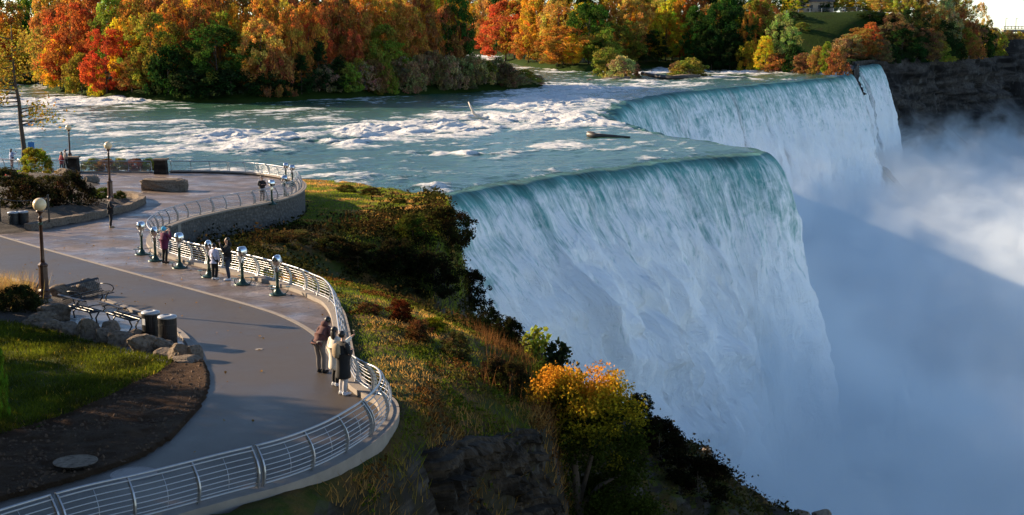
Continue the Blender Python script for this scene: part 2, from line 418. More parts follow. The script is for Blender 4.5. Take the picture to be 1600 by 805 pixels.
# light kerb line between asphalt and flags
A = edge; m = MB()
up = lambda P, h: [(p[0], p[1], Wz(p[0], p[1]) + h) for p in P]
def ribbon(P, wl_, wr_, h0, h1, closed=True):
    """a bar of rectangular section along P: wl_ to wr_ across (right positive), h0 to h1 above the walkway"""
    m = MB(); a = off(P, wl_); b = off(P, wr_)
    q = [up(a, h0), up(a, h1), up(b, h1), up(b, h0)]
    for k in range(3): m.strip(q[k], q[k + 1])
    m.add([q[0][0], q[1][0], q[2][0], q[3][0]], [(0, 1, 2, 3)]); m.add([q[0][-1], q[1][-1], q[2][-1], q[3][-1]], [(3, 2, 1, 0)])
    return m
tag(ribbon(edge, -.09, .09, -.05, .012).build('kerb_strip', M['concrete']), kind='structure')
kb = ribbon(FRONT, -.22, .30, -1.6, .15).build('concrete_kerb', M['concrete'])
tag(kb, 'low pale concrete kerb carrying the curving steel guardrail', 'kerb', kind='structure')
# dry-stone retaining wall below the plaza rail
t = NT('retaining_stone'); v = t.pos(); vo = t.n('TexVoronoi', i_Scale=3.2); t.l(t.map(v, (1, 1, 1.6)), vo.inputs['Vector'])
n2 = t.noise(8, 5, .6, v); c = t.mix(n2, (.05, .043, .038), (.13, .115, .10)); 
c = t.mix(.55, c, t.ramp(vo.outputs['Color'], [(.1, .3), (.9, .75)]), 'SOFT_LIGHT')
c = t.mix(t.ramp(vo.outputs['Distance'], [(.32, 0), (.6, .75)]), c, (.05, .045, .04))
wallmat = t.done(t.pbr(c, .85, 0, t.bump(t.math('ADD', t.math('MULTIPLY', vo.outputs['Distance'], -1.2), t.math('MULTIPLY', n2, .5)), .9, .08)))
wallP = resample(np.vstack([FRONT[-18:], PLAZA[1:]]), .3)
rw = thing('retaining_wall', 'grey stone retaining wall curving under the far plaza railing', 'wall', tuple(wallP[0]))
def rel(o, ob): ob.parent = o; ob.matrix_parent_inverse = Matrix.Translation(-o.location) if o.rotation_euler.z == 0 else o.matrix_basis.inverted(); return ob
rel(rw, ribbon(wallP, -.05, .30, -4.5, .10).build('wall_face', wallmat))
rel(rw, ribbon(wallP, -.28, .42, .102, .20).build('coping', M['concrete']))
rel(rw, ribbon(resample(np.vstack([FARW, FARL]), .4), -.05, .3, -3.0, .12).build('plinth', M['concrete']))

# lawn and bare soil on the near left
def bumpy(name, poly, mat, dz, amp, step, crown=0.0):
    P = np.array([p[:2] for p in poly]); x0, y0 = P.min(0); x1, y1 = P.max(0)
    X, Y = np.meshgrid(np.arange(x0, x1 + step, step), np.arange(y0, y1 + step, step))
    ins = inpoly(P, X, Y); cl = np.vstack([P, P[:1]]); dd = np.abs(sdist(resample(cl, 1.0), X, Y)[0])
    # snap the outer ring onto the outline so the edge is clean
    Z = W0 + WS * Y + dz + amp * fbm(X * 1.4, Y * 1.4, 0, 4, 21) * sstep(0, .8, dd) + crown * sstep(0, 2.5, dd)
    Z = np.where(ins, Z, W0 + WS * Y - .05)
    n, mm = X.shape; i = np.arange(n * mm).reshape(n, mm); keep = ins[:-1, :-1] | ins[:-1, 1:] | ins[1:, 1:] | ins[1:, :-1]
    F = np.stack([i[:-1, :-1], i[:-1, 1:], i[1:, 1:], i[1:, :-1]], -1)[keep]
    o = link(name, mesh_np(np.stack([X, Y, Z], -1).reshape(-1, 3), F), mat); return tag(o, kind='structure')
lawn_poly = wl([(-330, 520), (-120, 505), (0, 507), (45, 516), (90, 528), (150, 544), (200, 557), (250, 566), (272, 573), (246, 592), (212, 606), (170, 628), (110, 655), (0, 690), (-330, 760)])
soil_poly = wl([(-330, 745), (0, 675), (110, 640), (170, 614), (212, 594), (246, 580), (268, 566), (318, 566), (326, 585), (326, 600), (322, 618), (312, 636), (290, 662), (262, 690), (225, 714), (160, 738), (100, 757), (0, 784), (-330, 860)])
t = NT('mown_grass'); v = t.pos(); n1 = t.noise(1.3, 6, .65, v); n2 = t.noise(30, 4, .7, v)
c = t.mix(n2, (.022, .036, .004), (.07, .088, .012)); c = t.mix(t.ramp(n1, [(.42, .0), (.66, .7)]), c, (.13, .10, .03))
lawn = bumpy('lawn', lawn_poly, t.done(t.pbr(c, .9, 0, t.bump(n2, 1.0, .06), .1)), .06, .05, .12, .12)
t = NT('bare_soil'); v = t.pos(); n1 = t.noise(1.1, 6, .65, v); n2 = t.noise(22, 5, .75, v)
c = t.mix(n2, (.012, .006, .003), (.12, .065, .032)); c = t.mix(t.ramp(n1, [(.45, 0), (.7, .6)]), c, (.13, .078, .042))
soil = bumpy('soil', soil_poly, t.done(t.pbr(c, .95, 0, t.bump(t.math('ADD', n1, n2), 1.0, .15), .1)), .10, .11, .08)
# bench pad: wet flags with a kerb
pad_poly = wl([(60, 512), (92, 486), (118, 468), (160, 470), (190, 480), (215, 488), (245, 502), (270, 515), (288, 528), (300, 545), (308, 562), (280, 572), (240, 562), (170, 540), (100, 522)])
t = NT('wet_slate'); v = t.pos(); n1 = t.noise(.9, 5, .6, v); n2 = t.noise(10, 4, .6, v)
br = t.n('TexBrick', i_Scale=1.0, i_Mortar_Size=.02, i_Brick_Width=.9, i_Row_Height=.6, i_Color1=(.06, .06, .065, 1), i_Color2=(.12, .115, .115, 1), i_Mortar=(.04, .04, .04, 1))
t.l(t.map(v, rot=(0, 0, R(-30))), br.inputs['Vector'])
padm = t.done(t.pbr(br.outputs[0], t.ramp(n1, [(.4, .28), (.65, .6)]), 0, t.bump(t.math('ADD', t.math('MULTIPLY', br.outputs[1], -1), n2), .5, .02), .4))
ngon('bench_pavement', pad_poly, padm, .008)
padk = catmull(wl([(20, 438), (45, 447), (75, 457)]), .3); tag(ribbon(padk, -.08, .08, -.03, .10).build('kerb', M['concrete'], bevel=.01), kind='structure')
padk = catmull(wl([(163, 472), (190, 481), (215, 490), (245, 502), (268, 514), (286, 527), (299, 545), (306, 563)]), .3); tag(ribbon(padk, -.1, .1, -.03, .11).build('kerb', M['concrete'], bevel=.01), kind='structure')
# planting bed on the left behind the lamp
t = NT('bed_mulch'); v = t.pos(); n2 = t.noise(14, 5, .7, v); mul = t.done(t.pbr(t.mix(n2, (.02, .014, .010), (.075, .055, .035)), .95, 0, t.bump(n2, 1, .08)))
bed = bumpy('planting_bed', wl([(-330, 430), (-100, 424), (0, 433), (40, 449), (70, 463), (118, 468), (92, 486), (60, 512), (0, 507), (-120, 505), (-330, 520)]), mul, .06, .08, .35, .15)
bed2 = bumpy('planting_bed', wl([(-330, 380), (0, 366), (40, 362), (85, 354), (130, 346), (180, 336), (215, 324), (222, 316), (205, 310), (172, 306), (140, 300), (150, 288), (120, 280), (60, 277), (0, 275), (-330, 275)]), mul, .10, .15, .5, .45)
# ------------------------------------------------------------------ the river, the falls and the gorge
CREST = catmull([(-14, 108), (-9.5, 113.5)] + [tuple(onz(*p)[:2]) for p in [(686, 300), (720, 293), (760, 284), (800, 277.5), (870, 267), (950, 257), (1050, 245.5), (1120, 239), (1165, 235.5), (1186, 233), (1188, 229.5), (1160, 224),
      (1115, 217.5), (1070, 212), (1020, 203), (978, 191), (958, 178), (968, 163), (1000, 150.5), (1050, 143.5), (1130, 134.5), (1190, 128.5), (1240, 124.5), (1290, 119.5), (1315, 116.8), (1327, 113)]], .45)
_s = arclen(CREST); _T = np.gradient(CREST, axis=0); _T /= np.linalg.norm(_T, axis=1)[:, None] + 1e-9
_w = (1.3 * fbm(_s * .10, 0 * _s, 0, 3, 201) + .8 * fbm(_s * .45, 0 * _s, 0, 3, 202)) * sstep(8, 18, _s) * (1 - sstep(_s[-1] - 12, _s[-1] - 3, _s))
CREST = np.column_stack([CREST[:, 0] + _T[:, 1] * _w, CREST[:, 1] - _T[:, 0] * _w]); CREST = resample(CREST, .45)
def zriver(X, Y, u): return .007 * np.clip(-u - 6, 0, 400)
FOAM = [(60, 160, 150, 9, .8), (190, 158, 60, 6, .9), (60, 195, 140, 22, .55), (400, 214, 130, 13, .95), (330, 233, 150, 9, .7), (190, 236, 90, 10, .55), (600, 205, 110, 15, 1.0), (700, 199, 100, 12, 1.0), (520, 222, 80, 8, .8),
        (860, 160, 90, 17, 1.0), (800, 183, 120, 10, 1.0), (900, 188, 100, 12, 1.0), (965, 176, 50, 20, 1.0), (930, 140, 90, 9, .9), (820, 142, 60, 6, .7), (720, 240, 90, 5, .75), (600, 280, 90, 10, .5), (540, 262, 60, 8, .4),
        (1010, 196, 50, 10, .9), (1190, 110, 80, 5, .8), (1010, 113, 60, 5, .9), (1120, 120, 80, 4, .5), (770, 90, 45, 5, .9), (95, 130, 80, 6, .5), (900, 108, 80, 4, .5), (680, 292, 30, 6, .8), (1040, 133, 70, 4, .6), (300, 195, 110, 8, .45), (450, 180, 120, 7, .3), (870, 232, 60, 4, .4)]
def foam_at(X, Y, Z):
    px, py = topix(X, Y, Z); f = np.full(X.shape, .08)
    wob = 6 * fbm(px * .02, py * .08, 0, 3, 31)
    for cx, cy, rx, ry, a in FOAM:
        q = ((px - cx) / rx) ** 2 + ((py + wob - cy) / ry) ** 2
        f = np.maximum(f, a * np.exp(-q * .9))
    return f
def waves(X, Y, f):
    # axes: along the current (down towards the right and the camera) and across it
    cx, cy = math.cos(R(-35)), math.sin(R(-35)); A = X * cx + Y * cy; B = -X * cy + Y * cx
    r1 = fbm(A * .11, B * .07, 0, 3, 41); r2 = fbm(A * .42, B * .24, 0, 4, 43); r3 = fbm(A * 1.5, B * 1.1, 0, 3, 47)
    ridge = 1 - np.abs(fbm(A * .25, B * .13, 0, 3, 49)) * 2.2
    k = .45 + 1.1 * f
    return k * (.30 * r1 + .26 * r2 + .10 * r3 + .30 * np.clip(ridge, 0, 1) ** 2 * (.3 + f)), np.clip(.5 + .9 * r2 + .55 * r1 + .45 * r3 + .35 * np.clip(ridge, 0, 1) ** 2, 0, 1.6)
rows = np.concatenate([np.linspace(322, 150, 430), np.linspace(149.7, 74, 230)]); ra = np.linspace(-.50, .34, 760)
yy = np.array([onz(800, p)[1] for p in rows]); X = ra[None, :] * yy[:, None]; Y = np.repeat(yy[:, None], len(ra), 1)
u, sarc = sdist(CREST[::3], X, Y)
Z = zriver(X, Y, u); fo = foam_at(X, Y, Z); wv, crest_f = waves(X, Y, fo)
fade = .75 + .25 * sstep(.5, 9, -u)
def lipz(u): return -.5 * np.clip((u + 5) / 5, 0, 1) ** 2
Z = Z + wv * fade + lipz(u) - 4.0 * np.clip(u + .3, 0, 9)
keep = u < 1.6
n, mm = X.shape; i = np.arange(n * mm).reshape(n, mm); k4 = keep[:-1, :-1] & keep[:-1, 1:] & keep[1:, 1:] & keep[1:, :-1]
F = np.stack([i[:-1, :-1], i[:-1, 1:], i[1:, 1:], i[1:, :-1]], -1)[k4]
cover = np.clip(fo * 1.0 + (crest_f - .5) * .75, 0, 1)
t = NT('river_water'); v = t.pos(); mp = t.map(v, (.42, .85, 1.0), (0, 0, R(35)))
fa = t.n('Attribute', attribute_name='foam').outputs['Fac']
n1 = t.noise(.55, 6, .7, mp, .6); n2 = t.noise(2.6, 5, .7, mp, .4); n3 = t.noise(.08, 3, .5, v)
ff = t.math('ADD', fa, t.math('ADD', t.math('MULTIPLY', t.math('SUBTRACT', n1, .5), 1.0), t.math('MULTIPLY', t.math('SUBTRACT', n2, .5), 1.0)))
ff = t.ramp(ff, [(.40, 0), (.62, .55), (.86, 1)])
wc = t.mix(n3, (.017, .060, .034), (.038, .098, .054)); wc = t.mix(t.ramp(t.noise(.9, 4, .6, mp), [(.4, 0), (.8, 1)]), wc, (.06, .145, .085))
hb = t.math('ADD', n1, t.math('ADD', t.math('MULTIPLY', n2, .5), t.math('MULTIPLY', t.noise(7.0, 3, .6, mp), .16)))
wat = t.pbr(wc, .22, 0, t.bump(hb, .7, .2), .30); fm = t.pbr(t.mix(n2, (.55, .56, .54), (.92, .90, .86)), .8, 0, t.bump(hb, 1.0, .7), .2)
x = t.n('MixShader'); t.l(ff, x.inputs[0]); t.l(wat, x.inputs[1]); t.l(fm, x.inputs[2])
river = link('river', mesh_np(np.stack([X, Y, Z], -1).reshape(-1, 3), F, attr={'foam': cover.reshape(-1)}), t.done(x.outputs[0])); tag(river, kind='structure')

# ---- falls
def falls_mesh(path, ztop, depth, billow, v0=3.6, rows=96, seed=60):
    P = np.asarray(path)[:, :2]; T = np.gradient(P, axis=0); T /= np.linalg.norm(T, axis=1)[:, None]
    N = np.stack([T[:, 1], -T[:, 0]], 1)
    for _ in range(90): N[1:-1] = (N[:-2] + 2 * N[1:-1] + N[2:]) / 4            # smooth the fan of outward directions
    N /= np.linalg.norm(N, axis=1)[:, None]; s = arclen(P)
    h = np.concatenate([[-1, -.5], np.linspace(0, 1, rows) ** 1.6 * depth])
    S, H = np.meshgrid(s, h); hp = np.clip(H, 0, None)
    out = np.where(H < 0, H * 1.7, v0 * np.sqrt(2 * hp / 9.81 + .0))
    bl = np.interp(S, *billow)                                                    # talus pushing the water out
    big = fbm(S * .11, H * .10, 0, 3, seed) ; mid = fbm(S * .42, H * .13, 0, 4, seed + 3); fine = fbm(S * 1.7, H * .30, 0, 4, seed + 5)
    grow = sstep(0, 14, hp); puff = np.abs(fbm(S * .22, H * .20, S * .05, 4, seed + 7))
    out = out + bl * np.clip(hp - 4, 0, None) * .42 + (big * 2.0 + mid * 1.1 + 1.3 * fbm(S * .8, H * .28, 0, 3, seed + 15) * sstep(2, 12, hp)) * grow * (.5 + bl) + fine * .38 * sstep(0, 3, hp) + puff * 6.0 * bl * grow
    flut = fbm(s * .33, 3.3, 0, 3, seed + 9); out = out + (flut[None, :] * 1.1) * sstep(0, 6, hp)
    X = P[None, :, 0] + N[None, :, 0] * out; Y = P[None, :, 1] + N[None, :, 1] * out
    u0 = np.where(H < 0, H * 1.7, 0.0)
    f0 = foam_at(P[None, :, 0] + 0 * H, P[None, :, 1] + 0 * H, 0 * H + ztop); w0, _ = waves(X, Y, f0)
    Z = ztop + w0 * .75 * (1 - sstep(0, 4, hp)) + np.where(H < 0, lipz(u0) + .07 + .14 * H, -.43 - hp)
    n, m = X.shape; i = np.arange(n * m).reshape(n, m); F = np.stack([i[:-1, :-1], i[1:, :-1], i[1:, 1:], i[:-1, 1:]], -1).reshape(-1, 4)
    uv = np.stack([S, H], -1).reshape(-1, 2)
    return mesh_np(np.stack([X, Y, Z], -1).reshape(-1, 3), F, uv=uv, attr={'billow': bl.reshape(-1)})
t = NT('falling_water'); uvn = t.n('UVMap', uv_map='UVMap').outputs[0]; sx = t.n('SeparateXYZ'); t.l(uvn, sx.inputs[0]); vv = sx.outputs[1]
bl = t.n('Attribute', attribute_name='billow').outputs['Fac']
s1 = t.noise(1.0, 6, .65, t.map(uvn, (.75, .10, 1)), .5); s2 = t.noise(1.0, 6, .7, t.map(uvn, (2.6, .42, 1)), .5); s3 = t.noise(1.0, 4, .6, t.map(uvn, (.16, .10, 1)))
s4 = t.noise(1.0, 5, .7, t.map(uvn, (.55, .5, 1)), .8)
dep = t.ramp(t.math('DIVIDE', vv, 30.0, True), [(0, .0), (.05, .34), (.3, .60), (.65, .92)])
f = t.math('ADD', dep, t.math('MULTIPLY', t.math('SUBTRACT', s1, .5), .8)); f = t.math('ADD', f, t.math('MULTIPLY', t.math('SUBTRACT', s2, .5), 1.15)); f = t.math('ADD', f, t.math('MULTIPLY', bl, t.math('MULTIPLY', dep, .35)))
f = t.math('ADD', f, t.math('MULTIPLY', t.math('SUBTRACT', s4, .5), .9)); f = t.math('ADD', f, t.math('MULTIPLY', t.math('SUBTRACT', s3, .5), .5))
teal = t.mix(s1, (.07, .28, .26), (.20, .48, .44))
col = t.mix(t.ramp(f, [(.20, 0), (.66, 1)]), teal, (.95, .965, .96))
lip = t.ramp(t.math('DIVIDE', t.math('ADD', t.math('ADD', vv, 1.0), t.math('MULTIPLY', t.math('SUBTRACT', s3, .5), 3.5)), 3.2, True), [(.28, 1), (.62, 0)])
thin = t.math('MULTIPLY', t.ramp(t.noise(1.0, 3, .5, t.map(uvn, (.10, .004, 1)), .4), [(.58, 0), (.66, .8)]), t.math('SUBTRACT', 1.0, bl, True)); sy_ = t.n('SeparateXYZ'); t.l(t.pos(), sy_.inputs[0]); thin = t.math('MULTIPLY', thin, t.n('MapRange', i_Value=sy_.outputs[1], i_From_Min=190.0, i_From_Max=230.0).outputs[0])
thin = t.math('MULTIPLY', thin, t.ramp(s2, [(.40, 1), (.60, .15)]))
col = t.mix(thin, col, (.035, .045, .05))
col = t.mix(t.math('MULTIPLY', lip, t.ramp(s2, [(.35, 1), (.75, .25)])), col, (.02, .06, .05))
nm = t.bump(t.math('ADD', s1, t.math('ADD', t.math('MULTIPLY', s2, .5), t.math('MULTIPLY', s4, .9))), .8, .7)
pb = t.pbr(col, .6, 0, nm, .25); tr = t.n('BsdfTranslucent'); t.l(col, tr.inputs[0]); t.l(nm, tr.inputs['Normal'])
x = t.n('MixShader', i_Fac=.04); t.l(pb, x.inputs[1]); t.l(tr.outputs[0], x.inputs[2]); fallmat = t.done(x.outputs[0])
cs = arclen(CREST); tip = cs[int(np.argmax(CREST[:, 0] * (CREST[:, 1] < 175)))]
bil = ([0, 8, 14, 30, 46, tip - 12, tip - 4, tip + 30, tip + 60, tip + 80, 900], [.2, .3, .75, .85, .75, .22, .05, .2, .5, .1, .1])
wf = link('waterfall', falls_mesh(CREST, 0.0, 46, bil), fallmat)
tag(wf, 'broad white and teal waterfall pouring over the long curved crest', 'waterfall')
VEIL = catmull([tuple(onz(*p, .8)[:2]) for p in [(1316, 105), (1328, 103.8), (1336, 103), (1352, 101.5), (1364, 100.2), (1371, 98.6)]], .5)
vf = link('waterfall', falls_mesh(VEIL, .8, 46, ([0, 90], [.1, .1]), 3.4, 70, 80), fallmat)
tag(vf, 'narrow separate white waterfall at the far end beyond the tip of the small island', 'waterfall')
# rock ledge behind the thin parts of the water and under the lips
b = MB(); q = off(np.column_stack([CREST, np.zeros(len(CREST))]), -1.2)
b.strip([(p[0], p[1], -.9) for p in q[:-22]], [(p[0], p[1], -50) for p in q[:-22]]); q = off(np.column_stack([VEIL, np.zeros(len(VEIL))]), -1.2)
b.strip([(p[0], p[1], -.6) for p in q], [(p[0], p[1], -50) for p in q])
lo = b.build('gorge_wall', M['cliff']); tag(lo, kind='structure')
b = MB(); b.add([(-30, 20, -48), (900, 20, -48), (900, 1500, -48), (-30, 1500, -48)], [(0, 1, 2, 3)])
t = NT('gorge_water'); n1 = t.noise(.2, 6, .7, t.pos()); gw = t.done(t.pbr(t.mix(t.ramp(n1, [(.45, 0), (.65, 1)]), (.03, .09, .09), (.6, .65, .65)), .3, 0, t.bump(n1, .8, .6)))
tag(b.build('gorge_water', gw), kind='structure')

# ---- far shore, hill and gorge cliff
def px_line(L): return [tuple(onz(*p)[:2]) for p in L]
FSP = px_line([(-420, 134, 1.8), (0, 129, 1.8), (60, 125, 2), (200, 110, 2.2), (560, 88, 2.4), (700, 83, 2.4), (760, 84, 2.2), (788, 94, 2), (830, 101, 1.7), (880, 106, 1.5), (935, 106.5, 1.5), (1000, 102, 1.6), (1060, 101, 1.4), (1100, 104.5, 1.2), (1180, 106, .9), (1240, 108, .6), (1300, 111.5, .3), (1322, 113, .1)])
LUNA_TIP = len(FSP)
FCP = [(108, 448), (112, 468), (118, 492)]
FGP = [(137, 528), (158, 556), (172, 590), (203, 640), (232, 700), (268, 745), (330, 840), (430, 930), (700, 1000)]
SHORE = resample(catmull(FSP + FCP + FGP, 4.0), 4.0)
HILLT = ([-400, 40, 85, 118, 150, 185, 230, 300, 500], [8, 10, 15, 19, 19.5, 17, 11, 7.5, 7])
def farland(X, Y):
    sd, _ = sdist(SHORE[::2], X, Y); u = -sd
    hl = sstep(80, 95, X) * (1 - sstep(180, 215, X)); lawn_rise = sstep(508, 574, Y) * sstep(3, 20, u)
    top = np.interp(X, *HILLT)
    z = 2.2 * sstep(0, 5, u) + (top - 2.2) * (sstep(28, 95, u) * (1 - hl) + lawn_rise * hl) + fbm(X * .05, Y * .05, 0, 4, 90) * 1.2 * sstep(4, 30, u)
    gor = (X > 100) & (u < 0)
    return np.where(u > 0, z, np.where(gor, -6 - 9 * np.clip(-u, 0, 4), -1.5 - 3 * np.clip(-u, 0, 6)))
V, F = grid_mesh(np.arange(-230, 560, 4.0), np.arange(250, 1120, 4.0), farland)
keep = (V[F].max(1)[:, 2] > -9) & ~((V[F].min(1)[:, 2] < -3) & (V[F].max(1)[:, 0] > 99))
t = NT('far_ground'); v = t.pos(); n1 = t.noise(.09, 5, .6, v); n2 = t.noise(.8, 5, .7, v)
c = t.mix(n2, (.010, .020, .003), (.032, .055, .008)); c = t.mix(t.ramp(n1, [(.58, 0), (.7, .6)]), c, (.034, .022, .012))
farmat = t.done(t.pbr(c, .95, 0, t.bump(n2, .8, .4), .05)); tag(link('far_shore', mesh_np(V, F[keep]), farmat), kind='structure')
FCL = resample(catmull([tuple(FSP[-2]), tuple(FSP[-1])] + FCP + FGP, 1.5), 1.3); s = arclen(FCL)
T = np.gradient(FCL, axis=0); N = np.stack([T[:, 1], -T[:, 0]], 1); N /= np.linalg.norm(N, axis=1)[:, None]
for _ in range(6): N[1:-1] = (N[:-2] + 2 * N[1:-1] + N[2:]) / 4
zt = np.clip(-.6 + .12 * s, -.6, 1.9) + 5.5 * sstep(560, 760, FCL[:, 1])
hh = np.linspace(0, 1, 70); S, Hh = np.meshgrid(s, hh); ZZ = zt[None, :] + (-49 - zt[None, :]) * Hh
dz_ = zt[None, :] - ZZ
out = .10 * dz_ + .85 * np.clip(dz_ - 24 - 5 * fbm(S * .03, 0, 0, 2, 96), 0, None) + sstep(6, 30, S) * 3.2 * fbm(S * .05, ZZ * .05, 0, 5, 91) * sstep(0, 5, dz_) + 1.0 * fbm(S * .12, ZZ * .7, 0, 4, 92) + 5.0 * fbm(S * .06, ZZ * .012, 0, 4, 94) * sstep(2, 10, dz_) * sstep(6, 40, S) + 1.6 * np.round(2 * fbm(S * .02, ZZ * .16, 0, 3, 95)) * sstep(1, 5, dz_)
S, ZZ, out = S[:, 12:], ZZ[:, 12:], out[:, 12:]; FCL, N = FCL[12:], N[12:]
V = np.stack([FCL[None, :, 0] + N[None, :, 0] * out, FCL[None, :, 1] + N[None, :, 1] * out, ZZ], -1).reshape(-1, 3)
n, m = S.shape; i = np.arange(n * m).reshape(n, m); F = np.stack([i[:-1, :-1], i[1:, :-1], i[1:, 1:], i[:-1, 1:]], -1).reshape(-1, 4)
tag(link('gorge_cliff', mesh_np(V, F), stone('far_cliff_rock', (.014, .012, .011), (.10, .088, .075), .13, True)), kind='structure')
# wooded island in the river
ISL = px_line([(62, 137, 1.2), (110, 143.5, 1.2), (170, 149.5, 1.2), (300, 154.5, 1.2), (400, 154.5, 1.2), (480, 150, 1.2), (560, 146, 1.2), (640, 141.5, 1.2), (700, 138.5, 1.2), (790, 134.5, 1.2), (846, 130.5, 1.2), (838, 125, 1.4), (780, 114, 1.6), (715, 104, 1.8), (560, 100, 2), (300, 104, 2), (90, 122, 1.6)])
ISLc = catmull(ISL, 3.0, True)
def island(X, Y):
    ins = inpoly(ISLc, X, Y); d = np.abs(sdist(ISLc[::2], X, Y)[0])
    return np.where(ins, .6 + 1.6 * sstep(0, 5, d) + 2.5 * sstep(10, 50, d) + .5 * fbm(X * .2, Y * .2, 0, 3, 98), -1 - np.minimum(d, 3))
V, F = grid_mesh(np.arange(-125, 35, 2.0), np.arange(235, 480, 2.5), island); keep = V[F].max(1)[:, 2] > -1.6
tag(link('island', mesh_np(V, F[keep]), farmat), kind='structure')

# ---- spray in the gorge
pl = [(-3, 100), (6, 74), (10, 52), (40, 34), (420, 34), (520, 620), (300, 690), (190, 600), (150, 540), (137, 524), (112, 470), (100, 430)] + [tuple(p) for p in off(np.column_stack([CREST, np.zeros(len(CREST))]), -1.0)[::-1, :2][8:-14:12]]
b = MB(); n = len(pl); b.add([(p[0], p[1], -47.5) for p in pl] + [(p[0], p[1], 6.0) for p in pl], [(i, (i + 1) % n, n + (i + 1) % n, n + i) for i in range(n)])
m = bmesh.new(); me = b.mesh(); m.from_mesh(me); m.verts.ensure_lookup_table()
for s0 in (0, n):
    f = m.faces.new([m.verts[s0 + k] for k in range(n)]); bmesh.ops.triangulate(m, faces=[f], ngon_method='EAR_CLIP')
bmesh.ops.recalc_face_normals(m, faces=m.faces[:]); m.to_mesh(me); m.free()
t = NT('spray'); v = t.pos(); sx = t.n('SeparateXYZ'); t.l(v, sx.inputs[0]); x, y, z = sx.outputs
na = t.noise(.030, 3, .6, t.map(v, (1, .7, 1.3)), 1.2); nb = t.noise(.062, 4, .68, v, 1.4)
yf = t.n('MapRange', i_Value=y, i_From_Min=120.0, i_From_Max=230.0, i_To_Min=0.0, i_To_Max=1.0).outputs[0]
MIST_TOP_NEAR, MIST_TOP_FAR = -13.0, -1.5
top = t.math('ADD', t.math('MULTIPLY', yf, MIST_TOP_FAR - MIST_TOP_NEAR), MIST_TOP_NEAR)
far = t.n('MapRange', i_Value=y, i_From_Min=195.0, i_From_Max=390.0, i_To_Min=0.0, i_To_Max=-22.0).outputs[0]
xc = t.math('ADD', 22.0, t.math('MULTIPLY', t.math('MAXIMUM', t.math('SUBTRACT', y, 270.0), 0.0), .48)); xd = t.math('MAXIMUM', t.math('SUBTRACT', x, xc), 0.0)
top = t.math('ADD', t.math('ADD', top, far), t.math('MULTIPLY', xd, -.06))
top = t.math('ADD', top, t.math('MULTIPLY', t.math('SUBTRACT', na, .5), 60.0)); top = t.math('ADD', top, t.math('MULTIPLY', t.math('SUBTRACT', nb, .5), 34.0))
hgt = t.math('DIVIDE', t.math('SUBTRACT', top, z), 34.0, True)
den = t.math('MULTIPLY', t.math('POWER', hgt, 1.9), t.math('ADD', .12, t.math('MULTIPLY', t.ramp(nb, [(.40, 0), (.62, 1)]), 1.7)))
base = t.math('DIVIDE', t.math('SUBTRACT', t.math('ADD', t.math('ADD', -17.0, t.math('ADD', t.math('MULTIPLY', far, .12), t.math('MULTIPLY', xd, -.25))), t.math('MULTIPLY', t.math('SUBTRACT', nb, .5), 26.0)), z), 22.0, True)
nc = t.noise(.14, 4, .65, v, 1.0); wis = t.math('ADD', .25, t.math('MULTIPLY', t.ramp(t.math('ADD', t.math('MULTIPLY', nb, .6), t.math('MULTIPLY', nc, .4)), [(.42, 0), (.58, 1)]), 1.5))
den = t.math('ADD', t.math('MULTIPLY', den, .074), t.math('MULTIPLY', t.math('MULTIPLY', t.math('POWER', base, 1.4), wis), .13))
pv = t.n('VolumePrincipled'); pv.inputs['Color'].default_value = (.885, .962, 1.0, 1); pv.inputs['Anisotropy'].default_value = .15; t.l(den, pv.inputs['Density'])
mist = link('mist', me, t.done(None, pv.outputs[0])); tag(mist, 'pale spray rising out of the gorge below the falls', 'spray', kind='stuff')
